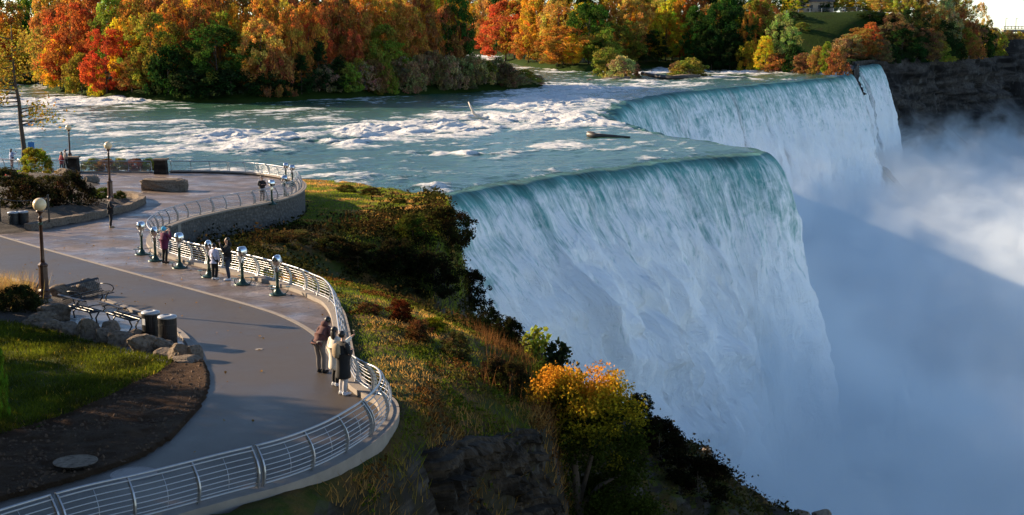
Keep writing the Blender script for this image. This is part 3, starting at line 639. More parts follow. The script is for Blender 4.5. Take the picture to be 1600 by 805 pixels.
# ------------------------------------------------------------------ steel railings
def rail_fence(name, label, path, spacing, height=.84, base=.14, every=3, rods=6):
    P = np.asarray(path); s = arclen(P); o = Vector((P[0][0], P[0][1], Wz(P[0][0], P[0][1])))
    root = thing(name, label, 'railing', o)
    T = np.gradient(P, axis=0); Nn = np.stack([T[:, 1], -T[:, 0]], 1)
    for _ in range(4): Nn[1:-1] = (Nn[:-2] + 2 * Nn[1:-1] + Nn[2:]) / 4
    Nn /= np.linalg.norm(Nn, axis=1)[:, None]; Tn = np.stack([-Nn[:, 1], Nn[:, 0]], 1)
    def pt(q, h, extra=0.0):
        x, y = np.interp(q, s, P[:, 0]), np.interp(q, s, P[:, 1]); nx, ny = np.interp(q, s, Nn[:, 0]), np.interp(q, s, Nn[:, 1])
        t = h / height; o_ = .02 + .13 * math.sin(math.pi * min(t * .92, 1)) - .20 * t ** 1.6 + extra
        return Vector((x + nx * o_, y + ny * o_, Wz(x, y) + base + h)) - o
    def tan(q): return Vector((np.interp(q, s, Tn[:, 0]), np.interp(q, s, Tn[:, 1]), 0)).normalized()
    def post(q):
        m = MB(); t = tan(q); L = []; hs = [height * q for q in (0, .12, .25, .4, .55, .7, .84, .95, 1.0)]
        for k, h in enumerate(hs):
            p = pt(q, h); w = .042 if h < .7 else .034
            nrm = Vector((t.y, -t.x, 0))
            L.append([p + nrm * w * a + t * .018 * b for a, b in ((1, 1), (1, -1), (-1, -1), (-1, 1))])
        V = [v for r in L for v in r]; Fq = []
        for k in range(len(L) - 1):
            for j in range(4): Fq.append((k * 4 + j, k * 4 + (j + 1) % 4, k * 4 + 4 + (j + 1) % 4, k * 4 + 4 + j))
        Fq.append((0, 1, 2, 3)); Fq.append(tuple((len(L) - 1) * 4 + j for j in (3, 2, 1, 0))); m.add(V, Fq)
        pl = m.build('post', M['steel'], root)
        c = MB(); p = pt(q, 0); c.box(p + Vector((0, 0, -.03)), (.30, .26, .07), math.atan2(t.y, t.x)); c.build('base_plate', M['steel'], pl, bevel=.008)
    n = max(1, int(round(s[-1] / (spacing * every)))); seg = s[-1] / n; g = .07
    cuts = []
    for k in range(n):
        a, b = k * seg + g, (k + 1) * seg - g; cuts.append((a, b))
        for j in range(every): post(a + (b - a) * j / every)
        post(b)
    st = max(.12, spacing / 9)
    def rails(nm, h, r, seg_n=6, ex=0.0):
        m = MB()
        for a, b in cuts: m.tube([pt(q, h, ex) for q in np.linspace(a - .02, b + .02, max(3, int((b - a) / st)))], r, seg_n)
        m.build(nm, M['steel'], root, True)
    rails('handrail', height + .01, .027, 8); rails('handrail', height - .05, .016, 6, .03)
    for k in range(rods): rails('rod', .15 + (height - .32) * k / (rods - 1), .0105)
    rails('bottom_rail', .07, .018)
    for a, b in cuts:
        for j in range(every):
            m = MB(); q = a + (b - a) * (j + .5) / every; m.tube([pt(q, h) for h in np.linspace(.07, height - .05, 7)], .006, 4); m.build('tie_rod', M['steel'], root)
    return root
FR = FRONT[::1]
rail_fence('guardrail', 'long s-curved steel guardrail along the near asphalt walkway and the row of viewers', FR, 1.52)
rail_fence('plaza_railing', 'steel railing looping round the far stone plaza above the retaining wall', PLAZA, 1.75)
rail_fence('terrace_railing', 'straight steel railing between the two stone pillars with shrubs behind it', FARW, 1.8, rods=7)
rail_fence('riverside_railing', 'steel railing behind the yellow-green bush where the woman photographs the river', FARL, 1.8)

# ------------------------------------------------------------------ tower viewers
def make_viewer():
    r = thing('tower_viewer', 'x', 'viewer')
    m = MB(); m.lathe([(.34, 0), (.34, .035), (.28, .06), (.17, .10), (.12, .20), (.085, .26)], n=20); b = m.build('base', M['greenpaint'], r, True)
    for k in range(3):
        m = MB(); w = k * 2.09 + .4; c, s_ = math.cos(w), math.sin(w)
        m.tube([(c * .30, s_ * .30, .05), (c * .40, s_ * .40, .16), (c * .40, s_ * .40, .30), (c * .12, s_ * .12, .30)], .018, 6)
        m.box((c * .40, s_ * .40, .31), (.16, .22, .02), w); m.build('foot_step', M['greenpaint'], r)
    m = MB(); m.lathe([(.075, .24), (.062, .4), (.058, .85), (.075, .88), (.075, .98), (.05, 1.02), (.05, 1.10)], n=14); m.build('column', M['greenpaint'], r, True)
    m = MB(); m.lathe([(.02, 1.06), (.07, 1.07), (.07, 1.11), (.10, 1.13), (.10, 1.16)], n=14); m.box((0, .0, 1.0), (.11, .15, .17)); cb = m.build('coin_box', M['chrome'], r)
    m = MB(); hd = []                                   # rounded head, flat in front and behind
    prof = [(-.155, 1.22), (-.175, 1.33), (-.165, 1.44), (-.12, 1.54), (-.05, 1.585), (.05, 1.585), (.12, 1.54), (.165, 1.44), (.175, 1.33), (.155, 1.22), (.09, 1.15), (-.09, 1.15)]
    V = []; n = len(prof)
    for yv, sc in ((-.17, .80), (-.14, .96), (0, 1), (.16, .97), (.20, .84)):
        for px_, pz in prof: V.append((px_ * sc * .86, yv * .95, 1.36 + (pz - 1.36) * sc * .92))
    Fq = [(k * n + j, k * n + (j + 1) % n, (k + 1) * n + (j + 1) % n, (k + 1) * n + j) for k in range(4) for j in range(n)] + [tuple(range(n - 1, -1, -1)), tuple(4 * n + j for j in range(n))]
    m.add(V, Fq); h = m.build('head', M['chrome'], r, True)
    for sx_ in (-.07, .07):
        m = MB(); m.tube([(sx_, -.15, 1.38), (sx_, -.24, 1.38)], .035, 10); m.build('eyepiece', M['black'], h)
        m = MB(); m.tube([(sx_, .19, 1.38), (sx_, .225, 1.38)], .058, 12); m.build('lens', M['black'], h)
    m = MB()
    for sx_ in (-1, 1): m.tube([(sx_ * .09, 0, 1.14), (sx_ * .19, 0, 1.20), (sx_ * .195, 0, 1.36)], .016, 6)
    m.build('yoke', M['chrome'], r)
    return r
v0 = make_viewer()
VIEW = [(222, 398, 'silver-headed viewer standing alone on the flags at the tight turn of the guardrail', 20), (243, 408, 'silver-headed viewer beside the person in the plum coat and blue hat', 25),
        (281, 419, 'silver-headed viewer on the flags between the plum coat and the white top', 18), (327, 433, 'silver-headed viewer half hidden behind the person in the white top', -160),
        (379, 445, 'silver-headed viewer with a sun glint, just right of the man taking photos', 22), (434, 461, 'silver-headed viewer nearest the camera on the row along the guardrail', 22),
        (425, 319.5, 'far viewer at the plaza railing right beside the man in black', -30), (445, 311, 'second far viewer behind the plaza railing, just right of the man in black', -20),
        (447, 287, 'far viewer standing at the river side of the plaza railing loop', -60), (457, 291, 'outermost far viewer in the rounded end of the plaza railing', -50)]
for k, (px, py, lab, rz) in enumerate(VIEW):
    o = v0 if k == 0 else copy_tree(v0)
    o.location = onW(px, py, .006); o.rotation_euler = (0, 0, R(rz - 40 + (0, 14, -9, 30, -16, 8, 22, -25, 12, 0)[k])); tag(o, lab, 'viewer', 'coin-operated viewers at the railings')

# ------------------------------------------------------------------ lamps
def make_lamp():
    r = thing('street_lamp', 'x', 'lamp')
    m = MB(); m.lathe([(.30, 0), (.30, .05), (.25, .09), (.22, .12)], n=8); m.build('base', M['concrete'], r)
    m = MB(); m.lathe([(.24, .12), (.235, .20), (.20, .24), (.20, .38), (.225, .42), (.18, .48), (.165, 1.30), (.185, 1.33), (.185, 1.38), (.10, 1.46)], n=10); m.build('pedestal', M['brownpost'], r, False)
    m = MB(); m.lathe([(.085, 1.44), (.075, 1.6), (.055, 3.05), (.075, 3.07), (.075, 3.13), (.05, 3.16), (.05, 3.26), (.13, 3.32), (.15, 3.36), (.12, 3.40)], n=12); m.build('pole', M['brownpost'], r, True)
    m = MB(); m.ball((0, 0, 3.60), .245, 24, 16); m.build('globe', M['globe'], r, True)
    m = MB(); m.lathe([(.085, 2.86), (.085, 2.95)], n=10); m.build('collar', M['greenpaint'], r)
    return r
l0 = make_lamp()
for k, (px, py, h, lab) in enumerate([(70, 471, 1.0, 'nearest brown globe lamp rising from the rocks beside the benches'), (173, 318, 1.0, 'middle globe lamp at the rim of the plaza planter above a person in black'), (110.5, 266, 1.0, 'farthest globe lamp, beside the stone pillar and the couple in red')]):
    o = l0 if k == 0 else copy_tree(l0); o.location = onW(px, py, [.18, .28, .0][k]); tag(o, lab, 'lamp', 'globe lamps along the promenade')

# ------------------------------------------------------------------ benches and bins
def make_bench():
    r = thing('bench', 'x', 'bench'); w = 1.75; hw = w / 2
    sec = [(.46, .40), (.40, .445), (.25, .445), (.05, .425), (-.05, .43), (-.12, .50), (-.19, .72), (-.24, .86), (-.29, .90), (-.34, .885)]   # local y (front +) and z
    m = MB()
    for k in range(26):
        x = -hw + .03 + (w - .06) * k / 25; m.tube([(x, y, z) for y, z in sec[:5]], .010, 4)
    for i in (0, 2, 4): m.tube([(-hw, *sec[i]), (hw, *sec[i])], .018, 6)
    m.build('seat', M['black'], r)
    m = MB()
    for k in range(19):
        x = -hw + .03 + (w - .06) * k / 18; m.tube([(x, y, z) for y, z in sec[4:8]], .010, 4)
    for i in (5, 7): m.tube([(-hw, *sec[i]), (hw, *sec[i])], .018, 6)
    m.add([(-hw, -.22, .865), (hw, -.22, .865), (hw, -.29, .915), (-hw, -.29, .915), (-hw, -.36, .885), (hw, -.36, .885), (-hw, -.22, .85), (hw, -.22, .85), (hw, -.29, .9), (-hw, -.29, .9), (-hw, -.36, .87), (hw, -.36, .87)],
          [(0, 1, 2, 3), (3, 2, 5, 4), (7, 6, 9, 8), (8, 9, 10, 11), (0, 6, 7, 1), (4, 5, 11, 10)])
    m.build('backrest', M['black'], r)
    for sx_ in (-1, 1):
        m = MB(); x = sx_ * (hw + .02)
        m.tube([(x, -.17, .68), (x, -.02, .70), (x, .25, .69), (x, .40, .63), (x, .44, .53), (x, .36, .445)], .02, 6); m.build('armrest', M['black'], r, True)
        m = MB(); x = sx_ * (hw - .12); m.tube([(x, .30, .43), (x, .16, .22), (x, .20, .0)], .028, 6); m.tube([(x, -.08, .45), (x, .02, .22), (x, -.14, .0)], .028, 6); m.box((x, .03, .012), (.07, .46, .024)); m.build('leg', M['black'], r)
    return r
b0 = make_bench()
def bench(k, pa, pb, face, lab):
    o = b0 if k == 0 else copy_tree(b0); a, b = onW(*pa), onW(*pb); c = (a + b) / 2; d = (b - a).normalized()
    n = Vector((-d.y, d.x, 0)) * face
    o.location = c + n * .22 + Vector((0, 0, .012)); o.rotation_euler = (0, 0, math.atan2(-n.x, n.y)); tag(o, lab, 'bench', 'black metal benches on the small paved bay')
bench(0, (93, 499), (142, 511), 1, 'black metal bench seen from behind above the rocks, left of the pair')
bench(1, (154, 510), (205, 524), 1, 'black metal bench seen from behind, nearest the two litter bins')
bench(2, (104, 484), (158, 472), -1, 'black metal bench at the back of the bay, facing the other two')
def make_bin():
    r = thing('litter_bin', 'x', 'litter bin'); m = MB(); n = 30
    m.lathe([(.25, .03), (.25, .86)], n=20); m.build('liner', M['black'], r, True)
    m = MB()
    for k in range(n):
        w = 2 * math.pi * k / n; c, s_ = math.cos(w), math.sin(w); m.box((c * .285, s_ * .285, .46), (.008, .042, .86), w)
    for z in (.05, .32, .66, .86): m.lathe([(.279, z - .02), (.296, z - .02), (.296, z + .02), (.279, z + .02)], n=24)
    m.build('slatted_shell', M['black'], r)
    m = MB(); m.lathe([(.30, .87), (.305, .90), (.29, .935), (.17, .965), (.12, .97), (.12, .945), (.02, .945)], n=24); m.build('lid', M['binlid'], r, True)
    return r
k0 = make_bin()
k1 = copy_tree(k0); k0.location = onW(237, 531, .015); k1.location = onW(263, 538.5, .015)
tag(k0, 'black slatted litter bin with a white notice, left of the two by the rocks', 'litter bin', 'twin litter bins'); tag(k1, 'black slatted litter bin at the kerb end of the rocks, right of its twin', 'litter bin', 'twin litter bins')
m = MB(); m.box((-.17, -.25, .64), (.13, .012, .20), R(-34)); m.build('notice', M['white'], k0)
k2 = copy_tree(k0); k3 = copy_tree(k1)
for o in list(k2.children):
    if o.name.startswith('notice'): bpy.data.objects.remove(o)
k2.location = onW(22, 358, .01); k3.location = onW(37, 357, .01)
tag(k2, 'dark litter bin in shade against the planter bushes, farther left of two', 'litter bin', 'bins beside the planter'); tag(k3, 'dark litter bin in shade against the planter bushes, beside the low stone edging', 'litter bin', 'bins beside the planter')

# ------------------------------------------------------------------ rocks
def rock_mesh(seed, n=4, chops=9, blocky=.75):
    b = bmesh.new(); bmesh.ops.create_icosphere(b, subdivisions=n, radius=1)
    V = np.array([v.co[:] for v in b.verts]); q = np.sign(V) * np.abs(V) ** blocky
    q /= np.max(np.abs(q))
    r = np.random.default_rng(seed); 
    for k in range(chops):                                     # chop with random planes: facets and ledges
        d = r.normal(size=3); d /= np.linalg.norm(d); c = r.uniform(.55, .82); t = q @ d; q -= np.clip(t - c, 0, None)[:, None] * d[None] * .93
    nn = V * (fbm(V[:, 0] * 1.6 + seed, V[:, 1] * 1.6, V[:, 2] * 1.6, 3, seed) * .16 + fbm(V[:, 0] * 6 + seed, V[:, 1] * 6, V[:, 2] * 8, 3, seed + 1) * .06)[:, None]
    q = q + nn; q[:, 2] = np.maximum(q[:, 2], -.75)
    for v, c in zip(b.verts, q): v.co = c
    m = bpy.data.meshes.new('rock'); b.to_mesh(m); b.free(); m.materials.append(M['rock']); m.polygons.foreach_set('use_smooth', [False] * len(m.polygons)); return m
RM = [rock_mesh(s) for s in range(11, 19)]
def rock(k, px, py, w, h, lab, dep=None, rz=None, z=None, group='rocks edging the bench bay'):
    p = onW(px, py); s_ = p.y / FPX; wx = w * s_ / 2; hz = h * s_ / 1.55
    o = link('rock', RM[k % 8]); o.scale = (wx * 1.12, (dep or .8) * wx * 1.05 if not dep else dep, hz); o.location = (p.x, p.y + o.scale[1] * .55, p.z + hz * .62)
    if z is not None: o.location.z = z
    o.rotation_euler = (0, 0, rz if rz is not None else random.uniform(-.35, .35)); return tag(o, lab, 'rock', group)
for k, a in enumerate([(58, 517, 56, 30, 'flat-topped grey rock at the left end of the front row on the lawn'), (84, 503, 56, 26, 'flat slab of rock standing behind the left end rock, beside the first bench'), (86, 524, 42, 26, 'wedge-shaped rock, next after the left end rock on the lawn edge'),
        (110, 528, 32, 24, 'small rock under the left bench between the wedge and the taller rock'), (136, 531, 40, 32, 'tallest pointed rock of the front row, below the gap between the benches'), (160, 537, 30, 26, 'narrow leaning rock just right of the tallest pointed one'),
        (173, 530, 30, 28, 'dark rock behind the narrow leaning one'), (189, 542, 40, 26, 'rough rock below the right-hand bench end'), (207, 534, 34, 20, 'low rock tucked behind the rough rock beside the bench arm'), (221, 552, 48, 27, 'long low rock below the left litter bin'),
        (250, 551, 44, 24, 'slanting rock right below the two litter bins'), (258, 559, 36, 13, 'thin flat rock low in the grass near the soil'), (281, 564, 42, 26, 'broken block rock at the kerb end of the row'), (303, 564, 26, 26, 'last rock of the row, at the edge of the asphalt'),
        (290, 571, 52, 12, 'flat rock at the foot of the row, touching the bare soil'), (44, 463, 40, 24, 'dark boulder left of the near lamp post'), (15, 468, 40, 20, 'dark boulder in the plume grass at the left picture edge'), (92, 466, 34, 20, 'squared boulder just right of the near lamp post'),
        (118, 464, 26, 18, 'small dark boulder behind the rear bench'), (138, 463, 36, 26, 'rounded boulder rising over the back of the rear bench')]):
    rock(k, *a)
sb = rock(2, 253, 299, 66, 17, 'long rough-hewn stone block lying alone on the plaza', dep=.75, rz=.02, group='stone blocks'); sb.name = 'stone_block'; sb['category'] = 'stone block'; sb.location.y -= .1; sb.data = rock_mesh(40, 5, 2, .28); sb.location.z += .05
rock(5, 140, 287, 26, 13, 'dark boulder at the far end of the planter', group='planter edging stones'); rock(4, 100, 272, 40, 8, 'low dark stone under the couple in red', group='planter edging stones')
# rough stone edging round the planter
EDG = catmull(wl([(44, 361), (85, 353.5), (130, 345.5), (175, 335.5), (205, 327), (222, 318), (214, 311.5), (190, 308)]), .25); m = MB()
e0 = ribbon(resample(EDG, .25), -.22, .22, -.05, .42); V = np.array(e0.v); V[:, 2] += .10 * fbm(V[:, 0] * 1.1, V[:, 1] * 1.1, 0, 3, 71) * (V[:, 2] > Wz(0, V[:, 1]) + .2); V[:, :2] += .07 * np.stack([fbm(V[:, 0] * 2, V[:, 1] * 2, V[:, 2], 3, 72), fbm(V[:, 0] * 2, V[:, 1] * 2, V[:, 2], 3, 73)], 1)
m.add(V, e0.f); tag(m.build('planter_wall', M['rock']), 'low rough stone edging curving round the dark plaza planter', 'planter wall')
# stone pillars with slab caps
def pillar(px, py, h, w, lab):
    p = onW(px, py); r = thing('stone_pillar', lab, 'pillar', p, 0, 'stone pillars in the far railing')
    m = MB(); m.box((0, 0, h / 2), (w, .9, h), 0, 0, .86); bm_ = m.mesh(); link('shaft', bm_, M['cliff'], r)
    m = MB(); m.box((0, 0, h + .05), (w * 1.12, 1.05, .12)); m.build('cap', M['rock'], r, bevel=.02)
pillar(252, 272, 1.15, 1.02, 'dark stone pillar with a flat cap, right one at the end of the shrubs'); pillar(116, 271, 1.28, .8, 'dark stone pillar with a flat cap behind the couple in red')
# utility covers
def cover(px, py, r_, lab, z, mat):
    p = onW(px, py, z); m = MB(); m.lathe([(r_, 0), (r_, .012), (r_ * .93, .016), (r_ * .9, .010), (.02, .012)], n=28); o = m.build('utility_cover', mat); o.location = p; tag(o, lab, 'manhole cover')
t = NT('cast_iron_plate'); ck = t.n('TexChecker', i_Scale=26.0); t.l(t.coord('Object'), ck.inputs[0]); iron = t.done(t.pbr(t.mix(ck.outputs[1], (.12, .10, .09), (.18, .155, .14)), .55, .0))
cover(209, 741, .50, 'round checkered iron cover in the asphalt near the guardrail', .004, iron); cover(118, 721, .48, 'pale round concrete cover lying in the bare soil', .19, M['rock'])
m = MB(); m.lathe([(.12, 0), (.12, .01), (.02, .012)], n=16); o = m.build('drain_cover', M['concrete']); o.location = onW(405, 546, .004); tag(o, 'tiny pale drain lid in the middle of the asphalt walkway', 'drain cover')
# blue banner on a post, post-and-rope by the planter
p = onW(51, 263); r = thing('blue_sign', 'small blue banner on a post behind the yellow-green bush', 'sign', p); m = MB(); m.tube([(0, 0, 0), (0, 0, 2.3)], .04, 8); m.build('post', M['black'], r); m = MB(); m.box((.0, -.06, 1.75), (.55, .05, 1.0)); m.build('banner', M['blue'], r, bevel=.01)
# rope barrier left
p = onW(1, 350, .3); r = thing('rope_barrier', 'dark posts with a drooping chain across the planter at the left edge', 'barrier', p)
for dx in (0, 2.4): m = MB(); m.tube([(dx, dx * .3, 0), (dx, dx * .3, 1.5)], .05, 8); m.build('post', M['black'], r)
m = MB(); m.tube([(2.4 * q, .72 * q, 1.4 - .5 * 4 * q * (1 - q) * .4) for q in np.linspace(0, 1, 12)], .025, 6); m.build('chain', M['black'], r)
# dead wood in the river
def limb(name, pix, rad, mat, lab, cat):
    m = MB(); m.tube(pix, rad, 8); o = m.build(name, mat, None, True); return tag(o, lab, cat)
dd = onz(745, 189, 0).y
o = limb('driftwood', [at(765, 189, dd), at(750, 184, dd - .4), at(741, 178, dd - .6), at(736, 168, dd - .5), at(732, 159.5, dd)], [.30, .24, .2, .16, .08], M['wood_dead'], 'bleached dead tree trunk sticking up out of the rapids', 'driftwood')
m = MB(); m.tube([at(750, 184, dd - .4), at(738, 184, dd - 1), at(730, 181, dd - 1.4)], [.2, .14, .05], 6); m.build('branch', M['wood_dead'], o, True)
dd = onz(950, 214, 0).y
o = limb('stranded_log', [at(918, 209.5, dd), at(932, 212.5, dd - .5), at(955, 213.5, dd - .8), at(985, 214.5, dd - 1)], [.38, .34, .26, .1], M['wood_dark'], 'dark wet log stranded in the shallows just above the brink', 'log')
m = MB(); m.tube([at(932, 212.5, dd - .5), at(926, 208, dd), at(921, 206, dd + .3)], [.25, .2, .1], 6); m.build('branch', M['wood_dark'], o, True)
dd = onz(1010, 121, .6).y
limb('stranded_log', [at(1003, 115, dd + 5), at(1025, 119, dd), at(1045, 122, dd - 4), at(1075, 121, dd - 5)], [.5, .6, .6, .3], M['wood_dark'], 'dark log wedged between the two shrubby islets', 'log')
# ------------------------------------------------------------------ people: one skinned body each, clothing as children
def skin_obj(name, pts, edges, mat, parent, root=0, sub=2):
    """pts: list of (x, y, z, radius)"""
    me = bpy.data.meshes.new(name); me.from_pydata([p[:3] for p in pts], edges, [])
    o = bpy.data.objects.new(name, me); COL.objects.link(o)
    sk = o.modifiers.new('skin', 'SKIN'); sk.use_smooth_shade = True
    for k, sv in enumerate(me.skin_vertices[0].data):
        r = pts[k][3]; sv.radius = r if hasattr(r, '__len__') else (r, r); sv.use_root = (k == root)
    ss = o.modifiers.new('sub', 'SUBSURF'); ss.levels = sub; ss.render_levels = sub
    bpy.context.view_layer.update(); dg = bpy.context.evaluated_depsgraph_get()
    nm = bpy.data.meshes.new_from_object(o.evaluated_get(dg)); bpy.data.objects.remove(o); bpy.data.meshes.remove(me)
    nm.polygons.foreach_set('use_smooth', [True] * len(nm.polygons)); nm.materials.clear()
    return link(name, nm, mat, parent)
def V3(*a): return Vector(a)
def person(label, loc, rz, h=1.72, lean=0.0, arms=('down', 'down'), coat='black_cloth', legs='black_cloth', shoes='black_cloth', hair='hair', hat=None, skinm='skin', coat_len=.0, stance=.09, step=0.0, hood=False, longhair=False, sole=None):
    """local frame: faces +y, x to the person's right"""
    s = h / 1.75; r = thing('person', label, 'person', loc, rz)
    hip = V3(0, 0, .93 * s); L = math.sin(lean); Lc = math.cos(lean)
    def tor(z, y=0.0, x=0.0):                      # a point on the torso, bent forward about the hip
        dz = (z - .93) * s; return V3(x * s, dz * L + y * s * Lc, .93 * s + dz * Lc - y * s * L)
    back = -.16 * L
    hip.y += back
    T = lambda z, y=0.0, x=0.0: tor(z, y, x) + V3(0, back, 0)
    pts = []; E = []
    def add(p, rad, par=None):
        pts.append((p.x, p.y, p.z, rad if hasattr(rad, '__len__') else rad * s)); k = len(pts) - 1
        if par is not None: E.append((par, k))
        return k
    pel = add(T(.95), .125); wa = add(T(1.12), .115, pel); ch = add(T(1.30), .135, wa); nb = add(T(1.45), .075, ch); nk = add(T(1.52, .015), .052, nb)
    h1 = add(T(1.585, .03), .075, nk); h2 = add(T(1.65, .025), .092, h1); h3 = add(T(1.72, .01), .072, h2); add(T(1.755, .0), .03, h3)
    nose = add(T(1.635, .118), .016, h2)
    J = {}
    for sd, side in ((-1, 'L'), (1, 'R')):
        k = add(T(.90, 0, sd * .085), .09, pel); yk = step * sd
        kn = V3(sd * (stance + .01) * s, (.03 + yk * .5) * s + back * .5, .49 * s); an = V3(sd * stance * s, (-.02 + yk) * s, .085 * s)
        th = pts[k]; mid = (V3(*th[:3]) + kn) / 2
        a = add(mid, .078, k); b = add(kn, .056, a); c = add((kn + an) / 2 + V3(0, -.015, 0), .055, b); d_ = add(an, .038, c)
        f = add(an + V3(sd * .01, .09 * s, -.05 * s), .034, d_); add(an + V3(sd * .015, .18 * s, -.06 * s), .026, f)
        J['leg' + side] = [V3(*th[:3]), mid, kn, (kn + an) / 2 + V3(0, -.015, 0), an]
        mode = arms[0 if sd < 0 else 1]
        sh = T(1.425, 0, sd * .185)
        if mode == 'down': el = T(1.14, -.03, sd * .25); wr = el + V3(-sd * .01, .09, -.24) * s
        elif mode == 'rail': el = T(1.18, .06, sd * .26); wr = V3(sd * .20 * s, el.y + .22 * s, 1.02 * s)
        elif mode == 'phone': el = T(1.22, .20, sd * .24); wr = el + V3(-sd * .02, .20, .17) * s
        elif mode == 'reach': el = T(1.30, .22, sd * .20); wr = el + V3(sd * .0, .23, .13) * s
        elif mode == 'camera': el = T(1.20, .16, sd * .27); wr = T(1.54, .30, sd * .085)
        elif mode == 'chest': el = T(1.16, .02, sd * .27); wr = el + V3(-sd * .15, .19, .06) * s
        elif mode == 'swing': el = T(1.16, -.10 * sd, sd * .24); wr = el + V3(0, .06 - .12 * sd, -.22) * s
        a1 = add(T(1.425, 0, sd * .10), .075, ch); a2 = add(sh, .062, a1); a3 = add((sh + el) / 2, .05, a2); a4 = add(el, .042, a3); a5 = add((el + wr) / 2, .040, a4); a6 = add(wr, .027, a5)
        dr = (wr - el).normalized(); pa = wr + dr * .055 * s; a7 = add(pa, .030, a6)
        sidev = dr.cross(V3(0, 0, 1)); sidev = sidev.normalized() if sidev.length > .2 else V3(1, 0, 0); cur = sidev.cross(dr) * (-1)
        for q in range(4):
            f0 = pa + sidev * (q - 1.5) * .019 * s + dr * .035 * s; ln = (.032, .038, .036, .028)[q] * s
            b1 = add(f0, .0095, a7); b2 = add(f0 + dr * ln + cur * .006, .0085, b1); add(f0 + dr * ln * 1.6 + cur * .022 * s, .007, b2)
        t1 = add(pa + sidev * (-sd) * .036 * s, .010, a7); add(pa + sidev * (-sd) * .05 * s + dr * .035 * s, .008, t1)
        J['arm' + side] = [T(1.425, 0, sd * .10), sh, (sh + el) / 2, el, (el + wr) / 2, wr, pa + dr * .06 * s]
    skin_obj('body', pts, E, M[skinm], r, 0, 1)
    # jacket
    P2 = []; E2 = []
    def a2_(p, rad, par=None):
        P2.append((p.x, p.y, p.z, rad * s)); 
        if par is not None: E2.append((par, len(P2) - 1))
        return len(P2) - 1
    hem = .86 - coat_len
    w0 = a2_(T(.98), .168 if not coat_len else .195); w1 = a2_(T(1.14), .155, w0); w2 = a2_(T(1.31), .168, w1); w3 = a2_(T(1.45), .10, w2); a2_(T(1.50, .01), .075, w3)
    hz = a2_(V3(0, back * .9, hem * s + .02) if coat_len else T(hem), .172 + coat_len * .16, w0)
    if coat_len: a2_(V3(0, back * .8, (hem - .06) * s), .172 + coat_len * .16, hz)
    for side in 'LR':
        A = J['arm' + side]; prev = w2
        for q, (p, rd) in enumerate(zip(A[:6], (.10, .085, .075, .066, .062, .048))): prev = a2_(p, rd, prev)
    skin_obj('jacket', P2, E2, M[coat], r, 0, 1)
    # trousers
    P2 = []; E2 = []; p0 = a2_(T(.97), .15 if not coat_len else .10)
    for side in 'LR':
        prev = p0
        for p, rd in zip(J['leg' + side], (.115, .10, .082, .078, .066) if not coat_len else (.08, .085, .075, .07, .06)): prev = a2_(p, rd, prev)
    skin_obj('trousers', P2, E2, M[legs], r, 0, 1)
    for sd, side in ((-1, 'L'), (1, 'R')):
        an = J['leg' + side][4]; m = MB(); m.ball(an + V3(sd * .012, .07, -.048) * s, (.056 * s, .15 * s, .045 * s), 12, 8); m.ball(an + V3(0, -.01, -.02) * s, (.05 * s, .065 * s, .065 * s), 10, 6); m.build('shoe', M[shoes], r, True)
    m = MB(); c = T(1.665, .0)
    if hat: m.ball(c + V3(0, -.005, .015) * s, (.118 * s, .128 * s, .118 * s), 14, 10); m.lathe([(.122 * s, 0), (.126 * s, .04 * s), (.118 * s, .05 * s)], c + V3(0, 0, -.03 * s), 14); m.build('hat', M[hat], r, True)
    if hood: m = MB(); m.ball(T(1.50, -.09), (.13 * s, .085 * s, .10 * s), 12, 8); m.build('hood', M[coat], r, True)
    if not hat:
        m = MB(); m.ball(c + V3(0, -.022, .022) * s, (.095 * s, .104 * s, .10 * s), 14, 10)
        if longhair: m.ball(T(1.54, -.075), (.10 * s, .06 * s, .17 * s), 12, 8)
        V = np.array(m.v); V += .012 * s * np.stack([fbm(V[:, 0] * 30, V[:, 1] * 30, V[:, 2] * 30, 2, 5)] * 3, 1); m.v = [tuple(v) for v in V]; m.build('hair', M[hair], r, True)
    for sd in (-1, 1):
        m = MB(); m.ball(T(1.65, .108, sd * .034), .011 * s, 8, 6); m.build('eye', M['black'], r); m = MB(); m.ball(T(1.64, .005, sd * .10), (.016 * s, .028 * s, .034 * s), 8, 6); m.build('ear', M[skinm], r, True)
    m = MB(); m.ball(T(1.585, .108), (.024 * s, .008, .007 * s), 8, 6); m.build('mouth', M['maroon'], r)
    bpy.context.view_layer.update()
    r['_wr'] = list(r.matrix_basis @ J['armR'][6]); r['_wl'] = list(r.matrix_basis @ J['armL'][6]); r['_back'] = list(r.matrix_basis @ T(1.25, -.22))
    return r
def fa(px, py, h=0): p = onW(px, py, h); return p
PI = math.pi
# heading: rotation so that local +y points along (dx, dy)
def hd(dx, dy): return math.atan2(-dx, dy)
pa = person('person in a maroon hoodie and grey wide trousers bending over the guardrail', fa(503, 582, .004), hd(.55, .83), 1.70, lean=.62, arms=('rail', 'rail'), coat='maroon', legs='grey_cloth', hood=True, skinm='skin_dark')
pb = person('person in a long cream coat holding up a phone at the guardrail', fa(525, 603, .004), hd(.7, .7), 1.66, arms=('down', 'reach'), coat='cream', legs='black_cloth', shoes='white_shoe', coat_len=.32, longhair=True, stance=.07)
pc = person('person in a long black coat with pale trousers and white shoes at the guardrail', fa(537, 617, .004), hd(.75, .65), 1.74, arms=('chest', 'chest'), coat='black_cloth', legs='pale_trousers', shoes='white_shoe', coat_len=.36, stance=.08)
pd = person('person in a plum coat and bright blue hat looking through the viewers', fa(258, 411, .004), hd(.5, .86), 1.62, arms=('camera', 'camera'), coat='plum', legs='black_cloth', shoes='brown_boot', hat='sky_hat', coat_len=.14)
